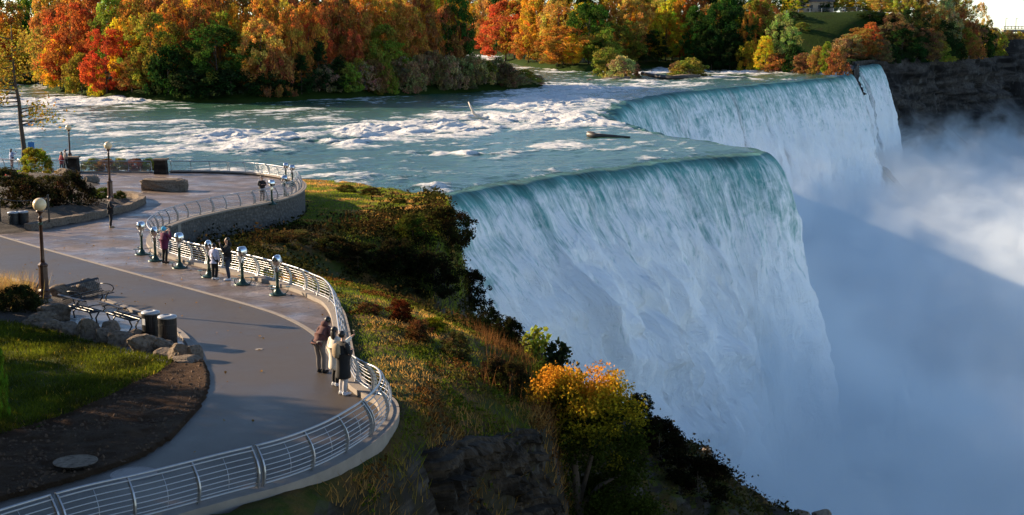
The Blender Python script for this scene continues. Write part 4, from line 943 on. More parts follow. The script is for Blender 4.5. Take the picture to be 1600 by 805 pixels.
pe = person('youth in a white top and black trousers with a dark cross strap', fa(336, 437, .004), hd(.35, .93), 1.50, arms=('chest', 'down'), coat='lilac', legs='black_cloth', shoes='white_shoe')
pf = person('man in a black hooded jacket holding a camera to his face', fa(357, 438, .004), hd(-.75, -.2), 1.76, arms=('camera', 'camera'), coat='black_cloth', legs='navy_jeans', shoes='white_shoe', hood=True)
pg = person('man in a black jacket and grey jeans standing at the plaza railing', fa(410, 317.5, .004), hd(.5, -.7), 1.74, arms=('chest', 'chest'), coat='black_cloth', legs='grey_cloth')
ph = person('person dressed all in black standing below the middle lamp', fa(173.5, 356, .004), hd(.9, .3), 1.72, arms=('chest', 'chest'), shoes='khaki')
pi_ = person('person in a red coat walking in front of the far stone pillar', fa(97, 269, .004), hd(-.6, -.6), 1.66, arms=('swing', 'swing'), coat='red_cloth', legs='navy_jeans', step=.12, longhair=True, coat_len=.1)
pj = person('person in dark clothes walking beside the red coat', fa(103.5, 267.5, .004), hd(-.6, -.6), 1.78, arms=('swing', 'swing'), step=.12, coat='grey_cloth')
pk = person('woman in a pale blue jacket photographing the river at the left edge', fa(19, 262, .004), hd(.5, .8), 1.62, arms=('phone', 'phone'), coat='pale_blue', legs='maroon', longhair=True)
def gadget(name, lab, pos, size, rz, cat, mat='black'):
    m = MB(); m.box((0, 0, 0), size); o = m.build(name, M[mat], None, bevel=.004); o.location = pos; o.rotation_euler = (R(12), 0, rz); return tag(o, lab, cat)
gadget('phone', 'dark phone held up by the person in the cream coat', Vector(pb['_wr']) + V3(0, 0, .05), (.075, .010, .15), pb.rotation_euler.z, 'phone')
gadget('phone', 'small phone in the hands of the woman at the left edge', (Vector(pk['_wr']) + Vector(pk['_wl'])) / 2 + V3(0, 0, .03), (.15, .010, .075), pk.rotation_euler.z, 'phone')
c_ = (Vector(pf['_wr']) + Vector(pf['_wl'])) / 2
m = MB(); m.box((0, 0, 0), (.14, .07, .09)); m.tube([(0, .03, -.01), (0, .11, -.01)], .035, 10); o = m.build('camera_body', M['black']); o.name = 'photo_camera'; o.location = c_ + V3(0, 0, .02); o.rotation_euler = (0, 0, pf.rotation_euler.z); tag(o, 'black camera at the face of the man in the hooded jacket', 'camera')
c_ = Vector(pc['_back']); m = MB(); r = thing('backpack', 'tan backpack on the back of the person in the black coat', 'backpack', c_, pc.rotation_euler.z)
m.ball((-.02, .02, 0), (.15, .09, .21), 14, 10); V = np.array(m.v); V = np.sign(V) * np.abs(V) ** .85 * np.array([.15, .09, .21]) ** .15; MB().add(V, m.f).build('bag', M['khaki'], r, True)
for sx_ in (-.10, .10): m = MB(); m.tube([(sx_, .05, -.14), (sx_ * 1.1, .12, .0), (sx_ * 1.15, .26, .20), (sx_ * 1.15, .38, .10), (sx_ * 1.2, .36, -.08)], .018, 6); m.build('strap', M['cream'], r, True)
# cross strap of the youth
m = MB(); m.tube([(-.15, .10, .36), (-.02, -.155, .12), (.12, -.165, -.1), (.17, -.02, -.16)], .02, 6); o = m.build('shoulder_strap', M['black'], None, True); o.location = (pe.location.x, pe.location.y, pe.location.z + .95); o.rotation_euler = pe.rotation_euler; o.parent = pe; o.matrix_parent_inverse = pe.matrix_basis.inverted()
for o in (pa, pb, pc, pd, pe, pf, pg, ph, pi_, pj, pk):
    for k in ('_wr', '_wl', '_back'):
        if k in o: del o[k]
# ------------------------------------------------------------------ leaves
def quads(C, size, r, aspect=1.5, up=0.0, bias=None):
    """one bent leaf quad per centre: C (n,3), size (n,)"""
    n = len(C); d = r.normal(size=(n, 3)); d[:, 2] += up
    if bias is not None: d += bias
    d /= np.linalg.norm(d, axis=1)[:, None]
    a = np.cross(d, r.normal(size=(n, 3))); a /= np.linalg.norm(a, axis=1)[:, None] + 1e-9; b = np.cross(d, a)
    s = np.asarray(size).reshape(-1, 1) * np.ones((n, 1)); A = a * s * .5 * aspect; B = b * s * .5
    V = np.stack([C - A, C - B * .9 + A * .1 + d * s * .12, C + A, C + B + A * .15 + d * s * .12], 1).reshape(-1, 3)
    return V, np.arange(4 * n).reshape(-1, 4)
def blades(C, h, r, w=.02, lean=.35):
    n = len(C); h = np.asarray(h).reshape(-1, 1) * np.ones((n, 1)); an = r.uniform(0, 6.283, n); wv = np.stack([np.cos(an), np.sin(an), 0 * an], 1) * w
    tip = r.normal(size=(n, 3)) * lean * h; tip[:, 2] = h[:, 0]
    V = np.stack([C - wv, C + wv, C + tip * .6 + wv * .6, C + tip], 1).reshape(-1, 3)
    return V, np.arange(4 * n).reshape(-1, 4)
def tints(n, r, per=4, lo=.55, hi=1.35, hue=.12, clump=None):
    k = 1.2 * r.uniform(lo, hi, n)
    if clump is not None: k = k * clump
    t = np.stack([k * (1 + r.uniform(-hue, hue, n)), k * (1 + r.uniform(-hue * 1.6, hue * 1.6, n)), k * (1 + r.uniform(-hue, hue, n))], 1)
    return np.repeat(t, per, 0)
def crown_mesh(seed, H=2.4, nc=180, per=64, leaf=.050, shape='round', gap=.14, cr=.165, low=.10):
    r = np.random.default_rng(seed); C = []
    while len(C) < nc:
        z = r.uniform(low, 1); w = r.uniform(0, 2 * np.pi); t = (z - low) / (1 - low)
        if shape == 'round': R_ = math.sqrt(max(0, 1 - ((t - .45) / (.56 if t > .45 else .62)) ** 2))
        elif shape == 'oval': R_ = .8 * math.sqrt(max(0, 1 - ((t - .40) / .61) ** 2))
        elif shape == 'cone': R_ = .75 * (1 - t) ** .8 + .04
        elif shape == 'bush': R_ = math.sqrt(max(0, 1 - max(0, t - .05) ** 1.8))
        q = 1 + .58 * float(vn(math.cos(w) * 1.7 + seed, math.sin(w) * 1.7, z * 3.2, seed)) + .12 * float(vn(math.cos(w) * 4, math.sin(w) * 4 + seed, z * 7, seed))
        rr = R_ * q * (r.uniform(.30, 1) ** .45)
        if float(vn(math.cos(w) * rr * 2.2 + 9, math.sin(w) * rr * 2.2, z * 4 + seed, seed + 5)) < -gap and r.random() < .8: continue
        C.append((rr * math.cos(w), rr * math.sin(w), z * H))
    C = np.array(C); cl = r.uniform(.72, 1.22, nc)
    P = np.repeat(C, per, 0); o = r.normal(size=P.shape); o *= (r.uniform(.2, 1, len(P)) ** .6 / np.linalg.norm(o, axis=1))[:, None] * np.repeat(r.uniform(.7, 1.3, nc) * cr, per)[:, None]; o[:, 2] *= .75
    P = P + o; P[:, 2] = np.maximum(P[:, 2], .02)
    V, F = quads(P, r.uniform(.6, 1.35, len(P)) * leaf, r, 1.4, .35)
    m = mesh_np(V, F, False, tint=np.clip(tints(len(P), r, 4, clump=np.repeat(cl, per)) * np.repeat(np.repeat(np.stack([1 + r.uniform(-.28, .15, nc), 1 + r.uniform(-.25, .45, nc), np.ones(nc)], 1), per, 0), 4, 0), 0, 2.4)); m.materials.append(M['leaf']); return m
def trunk_mesh(seed, H=2.4, r0=.05, limbs=6, top=.85):
    r = np.random.default_rng(seed); m = MB(); ax = [(0.02 * math.sin(3 * t + seed), .02 * math.cos(2 * t + seed), t * H * top) for t in np.linspace(-.02, 1, 9)]
    m.tube(ax, [r0 * (1.35 if k == 0 else 1) * (1 - .8 * k / 8) for k in range(9)], 7)
    for k in range(limbs):
        i = 3 + k % 5; p = Vector(ax[i]); w = r.uniform(0, 6.28); L = r.uniform(.35, .8) * (1.1 - i / 10)
        m.tube([p, p + Vector((math.cos(w) * L * .5, math.sin(w) * L * .5, L * .45)), p + Vector((math.cos(w) * L, math.sin(w) * L, L * .8))], [r0 * .45, r0 * .3, r0 * .1], 5)
    me = m.mesh(True); me.materials.append(M['bark']); return me
CR = {'round': [crown_mesh(100 + k, 2.3) for k in range(4)], 'oval': [crown_mesh(110 + k, 2.9, shape='oval') for k in range(3)], 'cone': [crown_mesh(120, 3.0, 130, 44, .06, 'cone')], 'airy': [crown_mesh(130 + k, 2.6, 95, 34, .055, 'oval', .1, .17) for k in range(2)],
      'bush': [crown_mesh(140 + k, 1.3, 90, 44, .075, 'bush', .45, .22, .0) for k in range(3)]}
CH = {'round': 2.3, 'oval': 2.9, 'cone': 3.0, 'airy': 2.6, 'bush': 1.3}
TR = [trunk_mesh(150 + k) for k in range(3)]
COLS = {'red': (.46, .075, .03), 'scarlet': (.47, .12, .04), 'orange': (.50, .22, .045), 'amber': (.50, .30, .07), 'golden': (.58, .36, .035), 'yellow': (.60, .42, .04), 'olive': (.22, .20, .035), 'green': (.05, .10, .018), 'dark green': (.025, .045, .015),
        'russet': (.32, .135, .045), 'brown': (.20, .12, .055), 'tan': (.30, .22, .11), 'pale green': (.24, .27, .08), 'bush green': (.20, .24, .03)}
def jit(c, a=.15): return tuple(max(.004, k * random.uniform(1 - a, 1 + a)) for k in c)
_n = [0]
def plant(name, loc, w, h, kind, col, label, cat, group=None, trunk=True, rz=None, seed=None):
    """a tree or shrub w wide and h high"""
    _n[0] += 1; r = thing(name, label, cat, loc, random.uniform(0, 6.28) if rz is None else rz, group)
    v = CR[kind][(_n[0] if seed is None else seed) % len(CR[kind])]
    k = CH[kind]; H = h if kind == 'bush' else h
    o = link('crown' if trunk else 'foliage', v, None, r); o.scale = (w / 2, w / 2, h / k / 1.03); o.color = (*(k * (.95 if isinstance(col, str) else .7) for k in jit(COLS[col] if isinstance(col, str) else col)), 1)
    tm = TR[_n[0] % 3]; t = link('trunk' if trunk else 'stem', tm, None, r); t.scale = (w / 3.2, w / 3.2, h / 2.4 * (.9 if trunk else .7)) if trunk else (w / 4, w / 4, h / 2.4 * .8)
    return r
# ------------------------------------------------------------------ forest on the river island and the far shore
ISLF = np.array([(62, 137), (110, 143.5), (170, 149.5), (300, 154.5), (400, 154.5), (480, 150), (560, 146), (640, 141.5), (700, 138.5), (790, 134.5), (846, 130.5)])
pool = []   # every tree: (px for ordering, region, row, kind word, builder)
def far_tree(px, top, w, kind, col, region, row, behind, gz, noun, shorepy, zw=1.2, trunk=True):
    s = onz(px, shorepy, zw); d = s.y + behind
    if region == 'far' and px > 1312: d = 517 + behind * .5
    a = ray(px, 100)[0]; x = a * d; z = max(.4, float(gz(np.array([[x]]), np.array([[d]]))[0, 0]))
    ztop = at(px, top, d).z; h = max(2.0, ztop - z)
    pool.append(dict(px=px, reg=region, row=row, col=col, loc=(x, d, z - .15), w=w * d / FPX, h=h, kind=kind, noun=noun, trunk=trunk))
def shore(px): return float(np.interp(px, ISLF[:, 0], ISLF[:, 1]))
A = [(112, 2, 92, 'round', 'scarlet', 9), (92, 58, 62, 'round', 'golden', 4), (165, 42, 74, 'round', 'red', 4.5), (196, 24, 50, 'round', 'yellow', 12), (236, 18, 84, 'round', 'olive', 7), (205, 88, 60, 'round', 'russet', 3.5), (268, 4, 62, 'round', 'orange', 15), (262, 74, 70, 'bush', 'dark green', 3),
     (338, 38, 108, 'round', 'green', 8), (408, 28, 62, 'round', 'amber', 6), (308, 8, 60, 'round', 'russet', 17), (372, 4, 56, 'oval', 'golden', 20), (456, 8, 56, 'round', 'orange', 9), (483, 4, 52, 'round', 'orange', 13), (498, 55, 52, 'cone', 'dark green', 5), (470, 78, 50, 'cone', 'dark green', 4), (530, 82, 56, 'cone', 'dark green', 4),
     (552, 44, 42, 'oval', 'scarlet', 9), (548, 2, 70, 'round', 'orange', 17), (602, 38, 74, 'round', 'olive', 11), (636, 4, 64, 'round', 'orange', 15), (700, 6, 62, 'round', 'russet', 20), (668, 20, 48, 'round', 'orange', 20), (432, 76, 60, 'bush', 'russet', 3), (590, 74, 56, 'bush', 'olive', 6), (645, 72, 40, 'oval', 'scarlet', 12), (66, 20, 46, 'round', 'amber', 14), (150, 100, 34, 'bush', 'yellow', 2.5), (420, 110, 60, 'bush', 'dark green', 3), (360, 108, 90, 'bush', 'dark green', 3), (296, 110, 70, 'bush', 'dark green', 3), (126, 84, 54, 'bush', 'olive', 3)]
for px, top, w, k, c, b in A: far_tree(px, top, w, k, c, 'isl', 'front', b, island, 'bush' if k == 'bush' else ('conifer' if k == 'cone' else 'tree'), shore(px))
rr = random.Random(5)
for row, (b0_, n, t0, t1) in enumerate([(20, 15, -14, 16), (32, 17, -34, 0), (46, 24, -60, -24)]):
    for k in range(n):
        px = 70 + 650 * (k + rr.uniform(.1, .9)) / n
        far_tree(px, rr.uniform(t0, t1), rr.uniform(50, 72), 'round', rr.choice(['orange', 'amber', 'russet', 'olive', 'golden', 'scarlet', 'orange', 'green', 'russet']), 'isl', 'back', b0_ + rr.uniform(-3, 3), island, 'tree', shore(px))
# brown willow scrub on the island tip
for k in range(26):
    q = (k + rr.uniform(0, .8)) / 26; px = 505 + 335 * q; b = rr.uniform(2.0, 9); top = 106 - (14 * math.sin(q * 3.0)) + rr.uniform(-6, 8) + (16 if q > .9 else 0) - b * 1.0
    far_tree(px, top, rr.uniform(34, 54), 'bush', rr.choice(['tan', 'tan', 'brown', 'tan', 'olive', 'brown']), 'scrub', 'front', b, island, 'willow shrub', shore(px), trunk=False)
FSL = np.array([(-60, 131), (0, 129), (60, 125), (200, 110), (560, 88), (700, 83), (760, 84), (788, 94), (830, 101), (880, 106), (935, 106.5), (1000, 102), (1060, 101), (1100, 104.5), (1180, 106), (1240, 108), (1300, 111.5)])
def fshore(px): return float(np.interp(px, FSL[:, 0], FSL[:, 1]))
Bm = [(20, 40, 70, 'round', 'golden', 8), (4, 58, 36, 'round', 'red', 5), (42, 70, 50, 'round', 'olive', 5), (-10, 6, 60, 'round', 'orange', 12), (30, 2, 60, 'round', 'amber', 20), (8, -30, 74, 'round', 'amber', 26), (58, -26, 70, 'round', 'olive', 28), (-30, -20, 70, 'round', 'russet', 24),
      (790, 2, 92, 'round', 'scarlet', 8), (758, 30, 44, 'round', 'red', 10), (826, 46, 52, 'round', 'orange', 5), (872, 62, 62, 'round', 'russet', 4), (880, 40, 74, 'round', 'orange', 9), (895, 52, 40, 'oval', 'golden', 5), (838, -4, 60, 'round', 'orange', 16), (728, 14, 44, 'oval', 'dark green', 22), (745, 48, 40, 'bush', 'dark green', 12),
      (920, 4, 66, 'round', 'green', 14), (942, 40, 56, 'round', 'olive', 9), (968, 30, 62, 'round', 'olive', 10), (984, -2, 62, 'round', 'amber', 15), (1008, 6, 46, 'round', 'orange', 20), (1040, 0, 52, 'oval', 'yellow', 10), (1010, 46, 56, 'round', 'dark green', 6), (1062, -6, 44, 'round', 'orange', 18), (1086, 8, 54, 'oval', 'green', 6), (1120, 2, 66, 'round', 'dark green', 12), (1112, 44, 48, 'round', 'dark green', 8),
      (1150, 10, 68, 'round', 'dark green', 14), (1140, 50, 60, 'round', 'dark green', 9), (1166, 16, 26, 'round', 'orange', 12), (1180, 0, 60, 'round', 'olive', 20), (1170, 66, 40, 'bush', 'golden', 8), (1196, 54, 40, 'oval', 'yellow', 3.5), (1224, 16, 56, 'airy', 'pale green', 12), (1232, 40, 46, 'airy', 'pale green', 9), (1212, 84, 48, 'bush', 'russet', 5), (1255, 84, 40, 'bush', 'brown', 5), (1278, 74, 34, 'bush', 'russet', 6), (1291, 64, 26, 'oval', 'bush green', 6),
      (1318, 60, 50, 'bush', 'tan', 7), (1345, 42, 56, 'round', 'russet', 14), (1362, 34, 40, 'oval', 'scarlet', 17), (1330, 52, 44, 'round', 'tan', 9), (1372, 60, 44, 'round', 'brown', 12), (1309, 76, 36, 'bush', 'russet', 4), (1332, 84, 40, 'bush', 'brown', 3), (1196, 22, 54, 'round', 'dark green', 26), (1240, 70, 44, 'bush', 'dark green', 8)]
for px, top, w, k, c, b in Bm: far_tree(px, top, w, k, c, 'far', 'front', b, farland, 'bush' if k == 'bush' else 'tree', fshore(min(px, 1300)), 1.4)
for row, (b0_, n, t0, t1) in enumerate([(24, 12, -16, 8), (36, 13, -34, -4), (50, 19, -60, -24)]):
    for k in range(n):
        px = 712 + 500 * (k + rr.uniform(.1, .9)) / n
        far_tree(px, rr.uniform(t0, t1), rr.uniform(46, 62), rr.choice(['round', 'oval']), rr.choice(['orange', 'amber', 'russet', 'olive', 'dark green', 'golden', 'green', 'russet'] if px < 1080 else ['dark green', 'olive', 'russet', 'green']), 'far', 'back', b0_ + rr.uniform(-4, 4), farland, 'tree', fshore(px), 1.4)
# trees on the hill to the right, above the gorge cliff: (px, depth, top, width)
for k, (px, d, top, w, kd, c) in enumerate([(1236, 590, -8, 40, 'round', 'golden'), (1250, 600, -14, 44, 'round', 'dark green'), (1288, 596, 2, 26, 'bush', 'dark green'), (1305, 600, -6, 40, 'round', 'olive'), (1330, 598, 2, 34, 'round', 'golden'), (1350, 600, -10, 40, 'round', 'olive'), (1375, 590, -6, 38, 'round', 'amber'), (1402, 585, -12, 40, 'oval', 'amber'), (1425, 590, -2, 36, 'airy', 'olive'),
        (1395, 552, 20, 54, 'round', 'brown'), (1425, 566, 14, 60, 'round', 'dark green'), (1450, 585, 6, 56, 'round', 'russet'), (1410, 545, 44, 54, 'round', 'dark green'), (1440, 562, 42, 58, 'round', 'brown'), (1470, 590, 30, 60, 'round', 'dark green'), (1480, 610, 10, 52, 'airy', 'brown'), (1500, 620, 14, 50, 'round', 'russet'), (1495, 605, 40, 50, 'round', 'olive'), (1392, 535, 70, 40, 'bush', 'dark green'), (1428, 552, 70, 48, 'bush', 'dark green'),
        (1462, 575, 62, 50, 'bush', 'olive'), (1490, 598, 56, 46, 'bush', 'dark green'), (1515, 640, 34, 44, 'round', 'brown'), (1531, 660, 2, 32, 'airy', 'amber'), (1535, 655, 40, 40, 'bush', 'dark green'), (1555, 690, 46, 40, 'bush', 'olive'), (1518, 622, 54, 40, 'bush', 'russet'), (1575, 740, 48, 36, 'bush', 'brown'), (1595, 770, 50, 36, 'bush', 'olive'), (1475, 600, -4, 44, 'round', 'tan'), (1450, 600, -14, 44, 'airy', 'brown'), (1505, 640, 6, 40, 'airy', 'tan'), (1240, 560, 26, 30, 'round', 'dark green'), (1252, 545, 44, 26, 'bush', 'olive'), (1358, 560, 30, 34, 'round', 'dark green'), (1376, 548, 40, 36, 'round', 'brown'), (1376, 536, 60, 30, 'bush', 'russet'), (1385, 560, 24, 40, 'bush', 'dark green'), (1400, 562, 34, 40, 'round', 'dark green'), (1612, 800, 46, 40, 'bush', 'brown'), (1545, 668, 30, 24, 'round', 'brown'), (1222, 620, -30, 50, 'round', 'olive'), (1250, 625, -34, 50, 'round', 'russet'), (1282, 622, -30, 50, 'round', 'amber'), (1312, 625, -34, 50, 'round', 'golden'), (1340, 622, -36, 52, 'round', 'brown'), (1368, 622, -34, 50, 'round', 'olive'), (1398, 625, -36, 54, 'round', 'russet'), (1428, 628, -32, 52, 'round', 'brown'), (1456, 632, -26, 52, 'round', 'dark green'), (1482, 640, -16, 50, 'round', 'brown'), (1504, 648, -4, 44, 'round', 'olive')]):
    x = ray(px, 60)[0] * d; z = float(farland(np.array([[x]]), np.array([[float(d)]]))[0, 0]); z = max(z, 0); h = max(3, at(px, top, d).z - z)
    pool.append(dict(px=px, reg='hill', row='front', col=c, loc=(x, d, z - .2), w=w * d / FPX, h=h, kind=kd, noun='bush' if kd == 'bush' else 'tree', trunk=True))
# islets
for px, py, top, w, c in [(948, 119, 78, 58, 'olive'), (972, 122, 90, 50, 'tan'), (985, 121, 98, 34, 'brown'), (1078, 119, 93, 58, 'olive'), (1060, 118, 99, 32, 'brown')]:
    s = onz(px, py, .4); pool.append(dict(px=px, reg='islet', row='front', col=c, loc=(s.x, s.y + 2, .1), w=w * s.y / FPX, h=at(px, top, s.y).z, kind='bush', noun='shrub', trunk=False))
WHERE = {'isl': {'front': 'at the front of the wooded river island', 'back': 'in the back rows of the wooded river island'}, 'scrub': {'front': 'on the low tip of the river island'},
         'far': {'front': 'along the far shore beyond the river', 'back': 'in the deep wood on the far shore'}, 'hill': {'front': 'on the hill above the gorge cliff'}, 'islet': {'front': 'on the small rocky islets above the falls'}}
GRP = {'isl': 'autumn trees on the river island', 'scrub': 'willow scrub on the island tip', 'far': 'trees along the far shore', 'hill': 'trees on the hill above the gorge', 'islet': 'shrubs on the islets'}
cnt = {}
for p in sorted(pool, key=lambda p: p['px']):
    key = (p['reg'], p['row'], p['col'], p['noun']); cnt[key] = cnt.get(key, 0) + 1
tot = dict(cnt); seen = {}
for p in sorted(pool, key=lambda p: p['px']):
    key = (p['reg'], p['row'], p['col'], p['noun']); seen[key] = seen.get(key, 0) + 1; i = seen[key]
    lab = (f"the only {p['col']} {p['noun']} {WHERE[p['reg']][p['row']]}" if tot[key] == 1 else f"{ORD[i]} {p['col']} {p['noun']} from the left {WHERE[p['reg']][p['row']]}")
    nm = {'tree': 'autumn_tree', 'bush': 'bush', 'conifer': 'conifer', 'willow shrub': 'willow_shrub', 'shrub': 'shrub'}[p['noun']]
    plant(nm, p['loc'], p['w'], p['h'], p['kind'], p['col'], lab, 'tree' if p['noun'] in ('tree', 'conifer') else 'shrub', GRP[p['reg']], p['trunk'])
# islet rocks
for k, (px, py, w, h, lab) in enumerate([(960, 124, 60, 7, 'dark rock under the larger shrubby islet'), (1075, 121, 50, 6, 'dark rock under the smaller shrubby islet'), (925, 126, 20, 5, 'small dark rock awash left of the islets')]):
    p = onz(px, py, .2); o = link('rock', RM[k]); s_ = p.y / FPX; o.scale = (w * s_ / 2, 3.5, h * s_ / 1.2); o.location = (p.x, p.y + 2, .1); tag(o, lab, 'rock', 'islet rocks')

# ------------------------------------------------------------------ plants on the near side
CR['leafy'] = [crown_mesh(160, 1.6, 190, 60, .055, 'bush', .25, .16, .0)]; CH['leafy'] = 1.6
CR['hedge'] = [crown_mesh(165 + k, 1.2, 140, 60, .055, 'bush', .5, .2, .0) for k in range(2)]; CH['hedge'] = 1.2
CR['slope'] = [crown_mesh(170 + k, 1.5, 120, 56, .062, 'bush', .2, .2, .0) for k in range(3)]; CH['slope'] = 1.5
def near(name, px, py, w, h, kind, col, lab, cat='shrub', group=None, z=None, trunk=False, dy=0):
    p = onW(px, py) if z is None else onz(px, py, z); s_ = p.y / FPX; return plant(name, (p.x, p.y + dy, p.z), w * s_, h * s_, kind, col, lab, cat, group, trunk)
near('bush', 57, 275, 54, 45, 'leafy', (.34, .30, .03), 'rounded yellow-green bush beside the blue banner')
near('bush', 114, 332, 74, 62, 'hedge', (.045, .030, .018), 'large dark reddish bush in the middle of the planter')
near('bush', 42, 338, 90, 58, 'hedge', (.030, .028, .014), 'wide dark bush at the left of the planter above the shaded bins')
near('bush', 10, 300, 60, 36, 'hedge', (.05, .04, .02), 'low dark bush at the left picture edge of the planter')
near('bush', 80, 300, 50, 26, 'hedge', (.09, .08, .025), 'small olive bush behind the large dark bush'); near('bush', 40, 292, 40, 22, 'slope', (.14, .10, .03), 'low yellowing bush in front of the yellow-green round one')
near('bush', 14, 285, 26, 14, 'slope', (.50, .08, .02), 'bright orange-red little bush near the woman at the left edge')
near('bush', 160, 320, 40, 26, 'slope', (.10, .12, .025), 'grassy green shrub left of the middle lamp'); near('bush', 186, 318, 26, 20, 'slope', (.09, .11, .025), 'small green shrub right of the middle lamp')
for k, (px, w, c, lab) in enumerate([(132, 30, (.30,.28,.05), 'first green shrub behind the far terrace railing'), (156, 32, (.40,.18,.05), 'second shrub, reddish, behind the far terrace railing'), (178, 32, (.38,.32,.05), 'third shrub, yellow-green, behind the terrace railing'), (200, 32, (.40,.15,.05), 'fourth shrub, red-brown, behind the terrace railing'), (222, 30, (.30,.27,.05), 'fifth shrub, green, behind the terrace railing next to the pillar')]):
    near('shrub', px, 271, w, 19, 'hedge', c, lab, group='shrubs behind the terrace railing', dy=2.2)
# sapling by the river on the left
TR.append(None); TR.pop()
p = onW(38, 258); r = thing('sapling', 'tall thin yellowing tree with dark crooked branches at the upper left', 'tree', p)
m = MB(); hgt = 13.2; k_ = [(0.0, 0), (.05, .12), (-.10, .3), (-.12, .45), (-.35, .6), (-.42, .8), (-.40, 1)]; ax = [Vector((x * 1.2, 0, t * hgt * .93)) for x, t in k_]; m.tube(ax, [.28, .22, .19, .17, .12, .08, .03], 8)
tips = []
rs = random.Random(3)
for k in range(20):
    t = .32 + .62 * k / 20; i = min(5, int(t * 6)); b = ax[i].lerp(ax[i + 1], t * 6 - i); w = rs.choice([0, math.pi]) + rs.uniform(-.9, .9); L = (2.6 if t < .6 else 2.2) * (1.15 - .7 * abs(t - .55)) * rs.uniform(.6, 1.1)
    if k in (1, 4): L *= 1.2
    d = Vector((math.cos(w), math.sin(w), 0)); q = [b, b + d * L * .45 + Vector((0, 0, rs.uniform(-.25, .3))), b + d * L + Vector((0, 0, rs.uniform(.1, .8)))]
    m.tube(q, [.08, .05, .015], 5); tips += [(q[2], t), (q[1].lerp(q[2], .5), t)]
m.build('trunk', M['bark'], r, True)
rg = np.random.default_rng(9); C = []
for q, t in tips:
    n = int(36 if t < .55 else 120); C.append(np.array(q) + rg.normal(size=(n, 3)) * (.48 if t < .55 else .75) * np.array([1, 1, .8]))
C = np.concatenate(C); V, F = quads(C, rg.uniform(.10, .24, len(C)), rg, 1.4); o = link('crown', mesh_np(V, F, False, tint=tints(len(C), rg, 4, .5, 1.4, .2)), M['leaf'], r); o.color = (.30, .22, .035, 1)
# orange maple on the slope in the foreground
p = Vector((2.15, 44.6, -3.15)); r = thing('maple_tree', 'bushy maple turning orange and yellow, lit tops and dark green shade painted in, foreground slope', 'tree', p); r.scale = (.92, .92, .92)
rg = np.random.default_rng(21); C = []; Cl = []
lobes = [(0, 0, 3.3, 1.9, 2.6), (-.9, -.2, 5.4, 1.3, 1.3), (-.55, 0, 6.3, .7, .8), (.75, 0, 5.7, 1.05, 1.1), (1.55, -.1, 4.7, .9, 1.0), (.3, -.6, 4.7, 1.4, 1.2), (-1.2, -.3, 3.9, 1.0, .9), (-2.15, -.6, 4.65, .42, .45), (1.2, -.3, 2.3, 1.5, 1.8), (-.6, -.5, 1.8, 1.6, 1.6), (.2, -.4, .4, 1.9, 1.5), (1.9, 0, .9, 1.2, 1.5), (-1.3, 0, .2, 1.2, 1.2)]
for cx, cy, cz, rr_, rz_ in lobes:
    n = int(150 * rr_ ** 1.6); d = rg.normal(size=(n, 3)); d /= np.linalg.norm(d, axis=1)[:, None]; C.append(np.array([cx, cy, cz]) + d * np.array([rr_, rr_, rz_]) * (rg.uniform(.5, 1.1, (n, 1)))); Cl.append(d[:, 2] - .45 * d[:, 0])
C = np.concatenate(C); Lq = np.concatenate(Cl); k_ = fbm(C[:, 0] * 1.1, C[:, 1] * 1.1, C[:, 2] * 1.3, 3, 8) > -.16; C, Lq = C[k_], Lq[k_]
P_ = np.repeat(C, 34, 0) + rg.normal(size=(len(C) * 34, 3)) * np.array([.17, .17, .12]); Lq = np.repeat(Lq, 34)
V, F = quads(P_, rg.uniform(.055, .12, len(P_)), rg, 1.2, .5); zt_ = (P_[:, 2] - 4.5) / 3.4 + .40 * Lq + .25 * fbm(P_[:, 0] * 1.5, P_[:, 1] * 1.5, P_[:, 2] * 1.5, 3, 4) + rg.normal(size=len(P_)) * .10  # autumn turn plus painted light: bright lobe tops and sun side, dark undersides
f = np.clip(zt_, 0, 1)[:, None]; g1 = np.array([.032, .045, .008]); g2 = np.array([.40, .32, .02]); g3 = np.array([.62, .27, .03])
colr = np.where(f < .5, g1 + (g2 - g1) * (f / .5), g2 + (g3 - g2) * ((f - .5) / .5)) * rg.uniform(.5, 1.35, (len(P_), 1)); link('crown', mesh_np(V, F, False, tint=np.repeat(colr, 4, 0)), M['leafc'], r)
m = MB(); m.tube([(0, 0, -.6), (.05, 0, 1.5), (-.1, 0, 3.2), (-.3, 0, 5.0)], [.22, .18, .12, .05], 8)
for x, y, z in ((-1.1, 0, 5.0), (1.0, .2, 5.0), (1.5, -.2, 3.0), (-1.2, -.4, 3.2)): m.tube([(-.02, 0, 1.6), (x * .5, y, (z + 1.6) / 2 + .3), (x, y, z)], [.11, .08, .03], 6)
m.build('trunk', M['bark'], r, True)
def tz(x, y): return float(terrain(np.array([[x]]), np.array([[y]]))[0, 0])
def onland(px, py, d0=30.0, d1=128.0):
    """first place where the sight line meets the near ground"""
    a, b = ray(px, py); ds = np.arange(d0, d1, .25); X = a * ds; zt = terrain(X[None, :], ds[None, :])[0]; hit = np.nonzero(CAMZ + b * ds < zt)[0]
    if not len(hit): return None
    d = ds[hit[0]]; return Vector((a * d, d, zt[hit[0]]))
def slope_plant(name, px, py, w, h, kind, col, lab, cat='shrub', group='shrubs on the cliff slope', d=None):
    p = onland(px, py) if d is None else Vector((ray(px, py)[0] * d, d, tz(ray(px, py)[0] * d, d)))
    if p is None: return
    s_ = p.y / FPX; plant(name, (p.x, p.y, p.z - .1), w * s_, h * s_, kind, col, lab, cat, group, False)
